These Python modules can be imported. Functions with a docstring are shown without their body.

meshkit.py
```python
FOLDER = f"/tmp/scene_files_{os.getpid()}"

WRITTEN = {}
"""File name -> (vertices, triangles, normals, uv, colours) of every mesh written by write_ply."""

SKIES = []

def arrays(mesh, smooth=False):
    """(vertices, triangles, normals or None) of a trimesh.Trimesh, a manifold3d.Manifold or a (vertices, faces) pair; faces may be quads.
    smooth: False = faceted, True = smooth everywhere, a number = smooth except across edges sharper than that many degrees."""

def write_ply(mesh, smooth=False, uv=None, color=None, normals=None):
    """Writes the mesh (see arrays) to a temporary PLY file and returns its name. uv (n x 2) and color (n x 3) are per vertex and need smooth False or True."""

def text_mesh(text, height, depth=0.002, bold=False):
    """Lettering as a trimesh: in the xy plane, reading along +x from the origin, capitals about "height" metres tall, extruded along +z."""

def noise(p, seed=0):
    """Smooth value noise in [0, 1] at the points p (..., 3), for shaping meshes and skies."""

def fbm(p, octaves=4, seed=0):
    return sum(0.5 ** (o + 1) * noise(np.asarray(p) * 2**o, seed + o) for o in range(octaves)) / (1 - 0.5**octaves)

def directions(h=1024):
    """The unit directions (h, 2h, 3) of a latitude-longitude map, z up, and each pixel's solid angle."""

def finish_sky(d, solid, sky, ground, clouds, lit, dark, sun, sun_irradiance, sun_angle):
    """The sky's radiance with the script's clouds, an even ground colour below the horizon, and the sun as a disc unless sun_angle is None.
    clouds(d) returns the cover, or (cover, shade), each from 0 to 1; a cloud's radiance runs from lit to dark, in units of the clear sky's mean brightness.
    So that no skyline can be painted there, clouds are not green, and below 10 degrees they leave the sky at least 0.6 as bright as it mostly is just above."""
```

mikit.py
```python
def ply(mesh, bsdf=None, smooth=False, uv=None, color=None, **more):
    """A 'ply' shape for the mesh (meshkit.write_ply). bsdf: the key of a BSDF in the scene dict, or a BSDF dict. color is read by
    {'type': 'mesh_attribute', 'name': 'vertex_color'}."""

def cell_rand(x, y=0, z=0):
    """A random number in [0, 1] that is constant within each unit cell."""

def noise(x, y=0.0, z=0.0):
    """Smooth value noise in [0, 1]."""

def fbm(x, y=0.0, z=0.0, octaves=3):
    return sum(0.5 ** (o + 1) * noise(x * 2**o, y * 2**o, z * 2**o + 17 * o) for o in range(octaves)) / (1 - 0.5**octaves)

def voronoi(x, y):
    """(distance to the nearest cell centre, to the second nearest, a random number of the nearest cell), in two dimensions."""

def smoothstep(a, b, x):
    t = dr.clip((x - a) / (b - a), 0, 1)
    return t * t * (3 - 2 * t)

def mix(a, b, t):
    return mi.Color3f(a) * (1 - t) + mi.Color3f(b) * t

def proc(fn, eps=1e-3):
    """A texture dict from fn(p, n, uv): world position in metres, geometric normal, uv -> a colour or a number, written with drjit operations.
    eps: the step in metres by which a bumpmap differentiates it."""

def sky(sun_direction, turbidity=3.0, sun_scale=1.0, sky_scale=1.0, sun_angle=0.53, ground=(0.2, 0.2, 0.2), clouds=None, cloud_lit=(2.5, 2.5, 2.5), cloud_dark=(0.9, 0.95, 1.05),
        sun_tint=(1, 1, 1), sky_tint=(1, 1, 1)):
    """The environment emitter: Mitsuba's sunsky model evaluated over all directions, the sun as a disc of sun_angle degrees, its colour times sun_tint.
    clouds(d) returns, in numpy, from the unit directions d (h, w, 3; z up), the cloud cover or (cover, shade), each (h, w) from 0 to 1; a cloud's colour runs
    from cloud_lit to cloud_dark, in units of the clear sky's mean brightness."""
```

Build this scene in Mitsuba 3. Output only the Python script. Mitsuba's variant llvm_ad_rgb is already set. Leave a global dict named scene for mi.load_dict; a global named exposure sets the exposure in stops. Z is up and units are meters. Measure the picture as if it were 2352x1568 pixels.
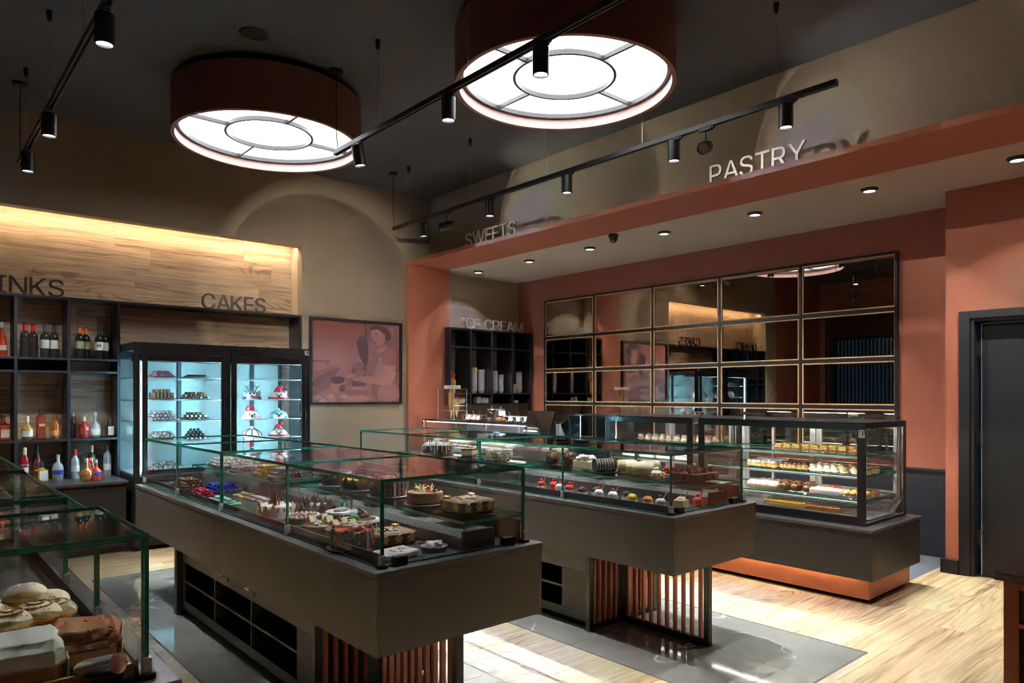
import math, random
import numpy as np, trimesh, manifold3d, drjit as dr
import mitsuba as mi
import mikit, meshkit
from mikit import proc, noise, fbm, cell_rand, smoothstep, mix
from shapely.geometry import Polygon, Point, box as sbox

T = mi.ScalarTransform4f
random.seed(7)
scene, labels = {}, {}
PI = math.pi

# ------------------------------------------------------------------ camera
ANG = math.radians(41.278)
CAM = (0.0, 0.0, 1.45)
scene['camera'] = {'type': 'perspective', 'fov': 71.995, 'fov_axis': 'x', 'near_clip': 0.05, 'far_clip': 200.0,
                   'principal_point_offset_x': 0.0, 'principal_point_offset_y': -0.0775,
                   'to_world': T().look_at(origin=list(CAM), target=[math.sin(ANG), math.cos(ANG), 1.45], up=[0, 0, 1])}
exposure = 1.25
# dusk outside the shop window
scene['dusk'] = {'type': 'constant', 'radiance': {'type': 'rgb', 'value': [0.006, 0.016, 0.032]}}
# lamp strengths (radiance of the glowing faces, intensity of the spot beams)
DRUM_L = (3.4, 3.5, 3.65)
TRACK_I = 60.0
DOWN_I = 17.0
WASH_I = 11.0
COOL = (1.0, 0.97, 0.90)

# ------------------------------------------------------------------ helpers
used = {}


def uniq(k):
    if k not in used:
        used[k] = 0
        return k
    used[k] += 1
    return f'{k}_{used[k]:03d}'


def M(name, color, rough=0.5, metallic=0.0, spec=0.5, **kw):
    c = color if isinstance(color, dict) else {'type': 'rgb', 'value': list(color)}
    scene['mat_' + name] = {'type': 'twosided', 'bsdf': {'type': 'principled', 'base_color': c, 'roughness': rough, 'metallic': metallic, 'specular': spec, **kw}}
    return 'mat_' + name


def thing(name, label, cat, group=None):
    k = uniq(name)
    labels[k] = {'label': label, 'category': cat}
    if group:
        labels[k]['group'] = group
    return k


def shape(mesh, mat, smooth=False, **kw):
    return mikit.ply(mesh, mat, smooth=smooth, **kw)


def part(parent, name, mesh, mat, smooth=False, label=None, kind=None, **kw):
    k = uniq(parent + '__' + name)
    scene[k] = shape(mesh, mat, smooth, **kw)
    if label or kind:
        labels[k] = {}
        if label:
            labels[k]['label'] = label
        if kind:
            labels[k]['kind'] = kind
    return k


def single(name, mesh, mat, label, cat, group=None, smooth=False, **kw):
    k = thing(name, label, cat, group)
    scene[k] = shape(mesh, mat, smooth, **kw)
    return k


def struct(name, mesh, mat, smooth=False, label=None):
    k = uniq(name)
    scene[k] = shape(mesh, mat, smooth)
    labels[k] = {'kind': 'structure'}
    if label:
        labels[k]['label'] = label
    return k


def emit(rgb):
    return {'emitter': {'type': 'area', 'radiance': {'type': 'rgb', 'value': list(map(float, rgb))}}}


_HB = np.array([[0, 1, 3], [0, 3, 2], [4, 6, 7], [4, 7, 5], [0, 4, 5], [0, 5, 1], [2, 3, 7], [2, 7, 6], [0, 2, 6], [0, 6, 4], [1, 5, 7], [1, 7, 3]])


def bx(x0, x1, y0, y1, z0, z1, c=0.0):
    if c <= 0:
        v = np.array([[x, y, z] for x in (x0, x1) for y in (y0, y1) for z in (z0, z1)], float)
        return trimesh.Trimesh(v, _HB, process=False)
    c = min(c, (x1 - x0) * .45, (y1 - y0) * .45, (z1 - z0) * .45)
    pts = []
    for x, sx in ((x0, 1), (x1, -1)):
        for y, sy in ((y0, 1), (y1, -1)):
            for z, sz in ((z0, 1), (z1, -1)):
                pts += [[x + sx * c, y + sy * c, z], [x + sx * c, y, z + sz * c], [x, y + sy * c, z + sz * c]]
    return trimesh.convex.convex_hull(np.array(pts))


def cat(*ms):
    ms = ms[0] if len(ms) == 1 and isinstance(ms[0], (list, tuple)) else ms
    return trimesh.util.concatenate(list(ms))


def cyl(p0, p1, r, n=20):
    return trimesh.creation.cylinder(radius=r, segment=[p0, p1], sections=n)


def lathe(prof, n=24):
    return trimesh.creation.revolve(np.array(prof, float), sections=n)


def move(m, x=0, y=0, z=0, rz=0.0, s=1.0):
    m = m.copy()
    if s != 1.0:
        m.apply_scale(s)
    if rz:
        m.apply_transform(trimesh.transformations.rotation_matrix(rz, [0, 0, 1]))
    m.apply_translation([x, y, z])
    return m


def rot(m, ang, axis, about=(0, 0, 0)):
    m = m.copy()
    m.apply_transform(trimesh.transformations.rotation_matrix(ang, axis, about))
    return m


def ell(rx, ry, rz, sub=2):
    m = trimesh.creation.icosphere(subdivisions=sub, radius=1.0)
    m.apply_scale([rx, ry, rz])
    return m


def lumpy(m, amp, freq, seed=0):
    m = m.copy()
    v = np.array(m.vertices)
    n = np.array(m.vertex_normals)
    m.vertices = v + n * ((meshkit.fbm(v * freq + seed * 3.7 + 50, 3, seed) - .5) * 2 * amp)[:, None]
    return m


def extr(poly, h):
    return cat([trimesh.creation.extrude_polygon(g, h, engine='earcut') for g in getattr(poly, 'geoms', [poly])])


def tube(points, r, n=6):
    return cat([cyl(points[i], points[i + 1], r, n) for i in range(len(points) - 1)])


def onto(m, o, ex, ey, ez):
    """local x, y, z axes laid along ex, ey, ez from the point o"""
    m = m.copy()
    A = np.eye(4)
    A[:3, 0], A[:3, 1], A[:3, 2], A[:3, 3] = ex, ey, ez, o
    m.apply_transform(A)
    return m


def ring_frame(x0, x1, y0, y1, w, h):
    """flat rectangular frame in the xy plane, bar width w, height h along z"""
    return extr(sbox(x0, y0, x1, y1).difference(sbox(x0 + w, y0 + w, x1 - w, y1 - w)), h)


# ------------------------------------------------------------------ materials
def wood_fn(axis_long, axis_row, roww, plen, cols, gs):
    c0, c1, c2 = cols

    def fn(p, n, uv):
        a = getattr(p, axis_long)
        b = getattr(p, axis_row)
        row = dr.floor(b / roww)
        off = cell_rand(row, 3, 5) * plen
        k = dr.floor((a + off) / plen)
        r1, r2 = cell_rand(row, k, 1), cell_rand(row, k, 2)
        u = a + r1 * 37.0
        v = b + r2 * 11.0
        w = noise(u * 1.6, v * 5.0, r1 * 9)
        fine = fbm(u * 5.0 * gs, v * 110.0 * gs, 3.0, 3)
        ringv = (v - row * roww * 0) * 26.0 * gs + w * 7.0 + noise(u * 5, v * 22, 2.0) * 1.1
        rings = dr.abs(2.0 * (ringv - dr.floor(ringv)) - 1.0)
        cath = smoothstep(0.52, 0.75, noise(u * 1.1 + 5, v * 4.5, 7.0))
        t = 0.50 * fine + 0.22 * w + 0.16 * r2
        t = t + cath * (smoothstep(0.55, 0.95, rings) * 0.42)
        streak = smoothstep(0.62, 0.8, noise(u * 1.3, v * 34.0, 4.0)) * 0.30
        t = dr.clip(t + streak - 0.08, 0, 1)
        col = mix(c0, c1, smoothstep(0.1, 0.55, t))
        return mix(col, c2, smoothstep(0.5, 1.0, t))
    return fn


def marble_fn(p, n, uv):
    base = fbm(p.x * 3.0, p.y * 3.0, 1.0, 4)
    q = fbm(p.x * 1.7 + 9, p.y * 1.7, 2.0, 4)
    vein = smoothstep(0.012, 0.0, dr.abs(q - 0.5)) * smoothstep(0.4, 0.7, noise(p.x * 2.0, p.y * 2.0, 5.0))
    col = mix((0.105, 0.112, 0.105), (0.185, 0.192, 0.178), base)
    return mix(col, (0.42, 0.43, 0.40), vein * 0.7)


def hatch_fn(light, dark):
    def fn(p, n, uv):
        c = 0.135
        gx, gy = dr.floor(uv.x / c), dr.floor(uv.y / c)
        fx, fy = uv.x / c - gx, uv.y / c - gy
        tri = dr.select(fx + fy * (dr.select(cell_rand(gx, gy, 9) > 0.5, 1.0, -1.0)) > dr.select(cell_rand(gx, gy, 9) > 0.5, 1.0, 0.0), 1.0, 0.0)
        r = cell_rand(gx, gy, 3 + tri)
        a = dr.floor(r * 5) * 0.6283 + 0.3
        s = (uv.x * dr.cos(a) + uv.y * dr.sin(a)) / 0.0125
        fr = dr.abs(s - dr.floor(s) - 0.5)
        return mix(dark, light, smoothstep(0.36, 0.47, fr))
    return fn


def speckle_fn(base, spot, f):
    def fn(p, n, uv):
        r = cell_rand(p.x * f, p.y * f, p.z * f)
        return mix(base, spot, smoothstep(0.86, 1.0, r))
    return fn


def holes_fn(p, n, uv):
    c = 0.011
    fx, fy = uv.x / c, uv.y / c
    fx = fx + dr.select(dr.floor(fy) * 0.5 - dr.floor(dr.floor(fy) * 0.5) > 0.25, 0.5, 0.0)
    d = dr.sqrt(dr.square(fx - dr.floor(fx) - 0.5) + dr.square(fy - dr.floor(fy) - 0.5))
    return mix((0.004, 0.004, 0.005), (0.055, 0.057, 0.062), smoothstep(0.27, 0.34, d))


def steel_holes_fn(p, n, uv):
    fx, fy = uv.x / 0.022, uv.y / 0.03
    a = dr.abs(fx - dr.floor(fx) - 0.5)
    b = dr.abs(fy - dr.floor(fy) - 0.5)
    return mix((0.12, 0.12, 0.12), (0.62, 0.62, 0.60), smoothstep(0.2, 0.26, dr.maximum(a, b * 0.7)))


M('ceiling', (0.022, 0.024, 0.028), 0.75, spec=0.3)
M('greige', (0.250, 0.195, 0.135), 0.8, spec=0.25)
M('terracotta', (0.255, 0.080, 0.046), 0.62, spec=0.3)
M('sand', (0.43, 0.345, 0.25), 0.8, spec=0.25)
M('navy', (0.009, 0.0105, 0.015), 0.6, spec=0.2)
M('black', (0.0065, 0.0068, 0.0078), 0.42, spec=0.2)
M('black_satin', (0.008, 0.0085, 0.0105), 0.33, spec=0.2)
M('black_gloss', (0.006, 0.006, 0.007), 0.12)
M('door_black', (0.0075, 0.008, 0.0095), 0.4, spec=0.2)
M('slate', proc(speckle_fn((0.014, 0.014, 0.016), (0.05, 0.05, 0.055), 420.0)), 0.38)
M('apron', proc(speckle_fn((0.013, 0.011, 0.0095), (0.021, 0.018, 0.0155), 520.0)), 0.42)
M('void', (0.003, 0.003, 0.003), 0.8, spec=0.1)
M('floor_wood', proc(wood_fn('x', 'y', 0.2, 1.3, ((0.56, 0.42, 0.245), (0.41, 0.285, 0.155), (0.24, 0.155, 0.085)), 1.0)), 0.42, spec=0.4)
M('wall_wood', proc(wood_fn('x', 'z', 0.245, 1.28, ((0.50, 0.37, 0.25), (0.34, 0.235, 0.15), (0.17, 0.11, 0.07)), 1.0)), 0.55, spec=0.3)
M('moulding_wood', (0.55, 0.30, 0.125), 0.45)
M('marble', proc(marble_fn), 0.06, spec=0.5)
M('marble_dark', (0.12, 0.14, 0.17), 0.15)
M('joint', (0.05, 0.05, 0.05), 0.7)
M('drum_out', proc(hatch_fn((0.125, 0.052, 0.040), (0.060, 0.026, 0.022))), 0.75, spec=0.2)
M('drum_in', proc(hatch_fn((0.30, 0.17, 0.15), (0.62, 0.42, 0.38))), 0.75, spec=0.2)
M('drum_rim', (0.20, 0.095, 0.07), 0.7)
M('lamp_frame', (0.025, 0.025, 0.028), 0.4)
M('white_glow', (0.9, 0.9, 0.9), 0.6)
M('white', (0.78, 0.78, 0.76), 0.5)
M('white_gloss', (0.80, 0.80, 0.78), 0.15)
M('cream', (0.72, 0.62, 0.42), 0.5)
M('steel', (0.62, 0.63, 0.64), 0.25, metallic=1.0)
M('steel_white', (0.66, 0.67, 0.66), 0.35, metallic=0.3)
M('alu', (0.55, 0.57, 0.58), 0.35, metallic=0.6)
M('letter_steel', (0.50, 0.45, 0.38), 0.35, metallic=0.55)
M('letter_dark', (0.035, 0.030, 0.026), 0.35, metallic=0.3)
M('copper', (0.52, 0.17, 0.085), 0.38, metallic=0.15)
M('copper_dark', (0.13, 0.045, 0.022), 0.45)
M('vent', proc(holes_fn), 0.4)
M('deck_steel', proc(steel_holes_fn), 0.35, metallic=0.4)
M('glass_edge', (0.004, 0.085, 0.060), 0.08, spec=0.8)
M('glass_edge_lit', (0.42, 0.62, 0.57), 0.15)
M('tint_edge', (0.006, 0.05, 0.07), 0.1)
M('red', (0.50, 0.012, 0.02), 0.35)
M('red_glow', (0.7, 0.1, 0.08), 0.4)
scene['glass'] = {'type': 'thindielectric', 'int_ior': 1.5, 'specular_transmittance': {'type': 'rgb', 'value': [0.93, 0.965, 0.95]}}
scene['glass_dark'] = {'type': 'thindielectric', 'int_ior': 1.5, 'specular_transmittance': {'type': 'rgb', 'value': [0.10, 0.14, 0.20]}}
scene['glass_clear'] = {'type': 'thindielectric', 'int_ior': 1.5, 'specular_transmittance': {'type': 'rgb', 'value': [0.97, 0.97, 0.97]}}
scene['mirror'] = {'type': 'twosided', 'bsdf': {'type': 'conductor', 'specular_reflectance': {'type': 'rgb', 'value': [0.40, 0.34, 0.29]}}}
# ------------------------------------------------------------------ room shell
CEIL, SOF, XM, XD, YW, YN, YI = 4.0, 3.105, 7.0, 6.458, 7.65, 7.956, 7.83
tiles_rects = [(1.16, 2.33, 1.654, 6.30), (2.935, 4.12, 1.654, 6.30), (5.9, 7.0, 2.08, 7.83)]
struct('floor', bx(-2.4, 7.1, -1.6, 8.1, -.12, -.006), 'mat_floor_wood', label='pale oak plank floor with inlaid grey stone tiles')
rects_poly = [sbox(a, c, b, d) for a, b, c, d in tiles_rects]


def host_rand(x, y=0, z=0):
    x, y, z = (np.uint32((int(math.floor(v)) + 1000000) & 0xFFFFFFFF) for v in (x, y, z))
    h = (int(x) * 374761393 + int(y) * 668265263 + int(z) * 2147483647) & 0xFFFFFFFF
    h = h ^ (h >> 13)
    h = (h * 1274126177) & 0xFFFFFFFF
    return float((h ^ (h >> 16)) & 0xFFFFFF) / 16777215.0


for row in range(0, 39):
    off = host_rand(row, 3, 5) * 1.3
    k0 = math.floor((0.0 + off) / 1.3)
    for k in range(k0, k0 + 7):
        xa, xb = max(k * 1.3 - off, -.2), min((k + 1) * 1.3 - off, 7.0)
        if xb - xa < .02:
            continue
        poly = sbox(xa + .0008, row * .2 + .0008, xb - .0008, min(row * .2 + .2, 7.85) - .0008)
        for q in rects_poly:
            poly = poly.difference(q)
        if poly.area < .002:
            continue
        m = extr(poly, .006)
        m.apply_translation([0, 0, -.006])
        part('floor', 'plank', m, 'mat_floor_wood')
for ti, (xa, xb, ya, yb) in enumerate(tiles_rects):
    mat = 'mat_marble' if ti < 2 else 'mat_marble_dark'
    if ti < 2:
        fr = extr(sbox(xa, ya, xb, yb).difference(sbox(xa + .012, ya + .012, xb - .012, yb - .012)), .006)
        fr.apply_translation([0, 0, -.0055])
        part('floor', 'edge_strip', fr, 'mat_joint')
        xs = [xa + .012, (xa + xb) / 2, xb - .012]
        ys = [ya + .012, 2.84, 4.03, 5.22, yb - .012]
    else:
        xs = list(np.linspace(xa, xb, 3))
        ys = list(np.linspace(ya, yb, 11))
    for i in range(len(xs) - 1):
        for j in range(len(ys) - 1):
            part('floor', 'tile', bx(xs[i] + .001, xs[i + 1] - .001, ys[j] + .001, ys[j + 1] - .001, -.006, 0.0), mat)
struct('ceiling', bx(-2.4, 5.4, -1.6, 7.75, CEIL, CEIL + .1), 'mat_ceiling', label='matt black main ceiling')
struct('ceiling_recess', bx(5.56, 7.1, -1.6, 7.95, SOF, SOF + .1), 'mat_sand', label='sand coloured ceiling over the serving area')
NX0, NX1, NZ = 0.13, 3.518, 3.14
struct('wall_left', cat(bx(-.25, NX0, YW, YW + .12, 0, CEIL), bx(NX1, 5.62, YW, YW + .12, 0, CEIL), bx(NX0, NX1, YW, YW + .12, NZ, CEIL)), 'mat_greige', label='taupe wall around the lit niche')
struct('wall_left_front', bx(-2.4, -.25, YW - .02, YW + .12, 0, CEIL), 'mat_terracotta')
kn = struct('wall_niche', cat(bx(NX0 - .02, NX1 + .02, YN, YN + .05, 0, NZ + .1), bx(NX0 - .04, NX0, YW + .001, YN, 0, NZ + .1), bx(NX1, NX1 + .04, YW + .121, YN, 0, NZ + .1), bx(NX0, NX1, YW + .121, YN, NZ + .06, NZ + .1)), 'mat_sand', label='niche lined with oak boards')
for row in range(2, 14):
    za, zb = row * .245, min((row + 1) * .245, NZ + .06)
    if zb - za < .02:
        continue
    off = host_rand(row, 3, 5) * 1.28
    k0 = math.floor((NX0 + off) / 1.28)
    for k in range(k0, k0 + 5):
        xa, xb = max(k * 1.28 - off, NX0 + .002), min((k + 1) * 1.28 - off, NX1 - .002)
        if xb - xa > .02:
            part(kn, 'plank', bx(xa + .0006, xb - .0006, YN - .012, YN, za + .0006, zb - .0006), 'mat_wall_wood')
# serving portal: pier, soffit band and the taupe wall over it
struct('trim_1', bx(4.92, 5.565, 7.60, 7.84, 0, SOF + .045), 'mat_terracotta', label='terracotta pier at the left end of the serving portal')
struct('trim_2', bx(4.92, 5.56, -1.6, 7.60, SOF, SOF + .045), 'mat_terracotta', label='terracotta soffit band over the serving portal')
struct('wall_right', bx(5.28, 5.40, -1.6, YW, SOF + .045, CEIL), 'mat_greige', label='taupe wall above the serving portal')
struct('wall_recess', bx(XM, XM + .1, 1.99, 7.95, 0.77, SOF), 'mat_terracotta', label='terracotta wall behind the mirror panels')
struct('trim_3', cat(bx(XM - .012, XM + .1, 1.99, 7.83, 0, .765), bx(XM - .03, XM, 1.99, 7.83, .765, .785)), 'mat_navy', label='dark dado below the terracotta wall')
struct('wall_end', bx(5.5, 7.05, YI, YI + .1, 0, SOF), 'mat_greige', label='taupe end wall behind the cup shelf')
DY1, DY0, DZ = 1.814, .80, 2.052
struct('wall_pilaster', cat(bx(XD, 7.1, DY1, 1.99, 0, SOF), bx(XD, 7.1, -1.6, DY0, 0, SOF), bx(XD, 7.1, DY0, DY1, DZ, SOF)), 'mat_terracotta', label='terracotta wall around the black door')
struct('baseboard_right', bx(XD - .03, XD, 1.892, 2.02, 0, .115, .003), 'mat_black')
kd = struct('door_1', bx(6.53, 6.575, DY0 + .03, 1.754, .008, 2.012, .003), 'mat_door_black', label='black door leaf set back in its frame')
part(kd, 'architrave', cat(bx(XD - .018, XD, 1.814, 1.891, 0, 2.115, .003), bx(XD - .018, XD, .72, 1.814, 2.052, 2.115, .003)), 'mat_door_black')
part(kd, 'jamb', cat(bx(XD - .004, 6.60, 1.786, 1.814, 0, 2.052, .002), bx(XD - .004, 6.60, DY0, 1.786, 2.03, 2.052, .002)), 'mat_door_black')
part(kd, 'seal', cat(bx(6.524, 6.53, 1.750, 1.757, .01, 2.014), bx(6.524, 6.53, DY0 + .03, 1.757, 2.010, 2.016)), 'mat_alu')
for hz in (.24, 1.03, 1.75):
    part(kd, 'hinge', cat(cyl((6.515, 1.765, hz), (6.515, 1.765, hz + .13), .009, 12), bx(6.51, 6.53, 1.765, 1.79, hz + .01, hz + .12)), 'mat_black_satin', smooth=30)
# far side of the room, seen in the mirrors
WX = -2.3
struct('wall_opposite', cat(bx(WX - .1, WX, -1.6, 2.6, 0, CEIL), bx(WX - .1, WX, 7.35, 7.75, 0, CEIL), bx(WX - .1, WX, 2.6, 7.35, 2.75, CEIL), bx(WX - .1, WX, 2.6, 7.35, 0, .15)), 'mat_terracotta')
struct('wall_back', bx(-2.4, 7.1, -1.7, -1.6, 0, CEIL), 'mat_terracotta')
kw = struct('window_1', cat(bx(WX - .07, WX - .02, 2.6, 7.35, 2.69, 2.75), bx(WX - .07, WX - .02, 2.6, 7.35, .15, .21), *[bx(WX - .07, WX - .02, y, y + .06, .21, 2.69) for y in (2.6, 4.15, 5.72, 7.29)]), 'mat_black')
for y0, y1 in ((2.66, 4.15), (4.21, 5.72), (5.78, 7.29)):
    part(kw, 'pane', trimesh.Trimesh([[WX - .045, y0, .21], [WX - .045, y1, .21], [WX - .045, y1, 2.69], [WX - .045, y0, 2.69]], [[0, 1, 2], [0, 2, 3]], process=False), 'glass_clear')
kc = thing('strip_curtain', 'black strip curtain hanging before the dusk window, seen in the right mirror panes', 'curtain')
part(kc, 'rail', bx(WX + .05, WX + .10, 2.5, 7.5, 3.28, 3.32), 'mat_black')
for i in range(62):
    y = 2.55 + i * .08
    part(kc, 'strip', bx(WX + .06, WX + .08, y, y + .03 + .012 * host_rand(i, 2), .08, 3.29), 'mat_black')


# ------------------------------------------------------------------ ceiling fittings
def drum(cx, cy, label):
    R, zb, zt = .757, 3.565, 3.94
    k = thing('drum_lamp', label, 'ceiling lamp')
    n = 96
    th = np.linspace(0, 2 * PI, n + 1)

    def wall(r, z0, z1, inward):
        v, uv = [], []
        for a in th:
            for z in (z0, z1):
                v.append([cx + r * math.cos(a), cy + r * math.sin(a), z])
                uv.append([a * R, z])
        f = []
        for i in range(n):
            a, b, c, d = 2 * i, 2 * i + 2, 2 * i + 3, 2 * i + 1
            f += [[a, b, c], [a, c, d]] if not inward else [[a, c, b], [a, d, c]]
        return trimesh.Trimesh(v, f, process=False), np.array(uv)
    m, uv = wall(R, zb, zt, False)
    part(k, 'shade', m, 'mat_drum_out', smooth=True, uv=uv, label='dark brown fabric outer face')
    m, uv = wall(R - .028, zb, zb + .16, True)
    part(k, 'lining', m, 'mat_drum_in', smooth=True, uv=uv, label='pink lit inner face')
    rim = extr(Point(0, 0).buffer(R, 48).difference(Point(0, 0).buffer(R - .028, 48)), .006)
    part(k, 'rim', move(rim, cx, cy, zb - .003), 'mat_drum_rim')
    part(k, 'top_plate', move(extr(Point(0, 0).buffer(R - .002, 48), .006), cx, cy, zt - .004), 'mat_black')
    part(k, 'spacer', move(extr(Point(0, 0).buffer(R - .06, 48), CEIL - zt), cx, cy, zt), 'mat_void')
    zp = zb + .105
    ro, ri = R - .05, .345
    part(k, 'backing', move(extr(Point(0, 0).buffer(R - .03, 48), .01), cx, cy, zp + .012), 'mat_white')
    disc = Point(0, 0).buffer(ro, 48)
    pan = [Point(0, 0).buffer(ri, 48)]
    ringp = disc.difference(pan[0])
    for sx, sy in ((1, 1), (-1, 1), (-1, -1), (1, -1)):
        pan.append(ringp.intersection(sbox(min(0, sx), min(0, sy), max(0, sx), max(0, sy))))
    for q in pan:
        e = trimesh.creation.triangulate_polygon(q, engine='earcut')
        v = np.column_stack([e[0], np.zeros(len(e[0]))]) + [cx, cy, zp]
        f = np.array(e[1])
        mm = trimesh.Trimesh(v, f, process=False)
        if mm.face_normals[:, 2].mean() > 0:
            mm = trimesh.Trimesh(v, f[:, ::-1], process=False)
        part(k, 'diffuser_panel', mm, 'mat_white_glow', label='glowing white panel', **emit(DRUM_L))
    fr = [move(extr(Point(0, 0).buffer(ri + .012, 48).difference(Point(0, 0).buffer(ri - .006, 48)), .032), cx, cy, zp - .033)]
    part(k, 'inner_ring', fr[0], 'mat_lamp_frame')
    part(k, 'outer_ring', move(extr(Point(0, 0).buffer(ro + .008, 48).difference(Point(0, 0).buffer(ro - .010, 48)), .032), cx, cy, zp - .033), 'mat_lamp_frame')
    for dx, dy in ((1, 0), (-1, 0), (0, 1), (0, -1)):
        a0, a1 = ri + .01, ro - .008
        xs, ys = sorted((dx * a0, dx * a1)), sorted((dy * a0, dy * a1))
        part(k, 'spoke', bx(cx + xs[0] - (.009 if dx == 0 else 0), cx + xs[1] + (.009 if dx == 0 else 0), cy + ys[0] - (.009 if dy == 0 else 0), cy + ys[1] + (.009 if dy == 0 else 0), zp - .031, zp - .003), 'mat_lamp_frame')


drum(2.395, 5.84, 'large round drum ceiling lamp with dark woven shade, the left one above the long display')
drum(3.494, 3.43, 'large round drum ceiling lamp with dark woven shade, the nearer one crossed by the track')


def track(X, y0, y1, wires, cable_y, label):
    k = thing('light_track', label, 'light track')
    z0, z1 = 3.335, 3.372
    part(k, 'rail', cat(bx(X - .018, X - .006, y0, y1, z0, z1, .002), bx(X + .006, X + .018, y0, y1, z0, z1, .002), bx(X - .018, X + .018, y0, y1, z0 + .018, z1, .002)), 'mat_black_satin')
    part(k, 'end_cap', bx(X - .019, X + .019, y0 - .008, y0, z0 - .001, z1 + .001, .002), 'mat_black')
    part(k, 'end_cap', bx(X - .019, X + .019, y1, y1 + .008, z0 - .001, z1 + .001, .002), 'mat_black')
    for y in wires:
        w = part(k, 'hanger', lathe([[0, CEIL - .075], [.006, CEIL - .073], [.016, CEIL - .05], [.018, CEIL - .002], [0, CEIL - .001]], 14).apply_translation([X, y, 0]), 'mat_black', smooth=40)
        part(w, 'wire', cyl((X, y, z1), (X, y, CEIL - .07), .0012, 6), 'mat_alu')
    if cable_y is not None:
        c = part(k, 'ceiling_rose', lathe([[0, CEIL - .03], [.045, CEIL - .03], [.052, CEIL - .02], [.052, CEIL - .001], [0, CEIL - .001]], 20).apply_translation([X, cable_y, 0]), 'mat_black_satin', smooth=40)
        part(c, 'cable', tube([(X, cable_y, CEIL - .03), (X, cable_y + .004, 3.75), (X, cable_y + .002, 3.55), (X, cable_y - .012, 3.44), (X, cable_y - .02, z1)], .0035, 8), 'mat_black')
    return k


track(.78, 2.3, 7.02, (5.55, 6.65, 4.45, 3.35), 6.99, 'black ceiling light track, leftmost, running over the bread display')
track(2.62, .9, 5.09, (4.447, 3.39, 2.28, 1.2), 5.08, 'black ceiling light track passing in front of the nearer drum lamp')
track(4.326, 1.93, 6.985, (2.316, 3.411, 4.457, 5.56, 6.675), 7.0, 'black ceiling light track in front of the serving portal wall signs')
nbeam = [0]


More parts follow.
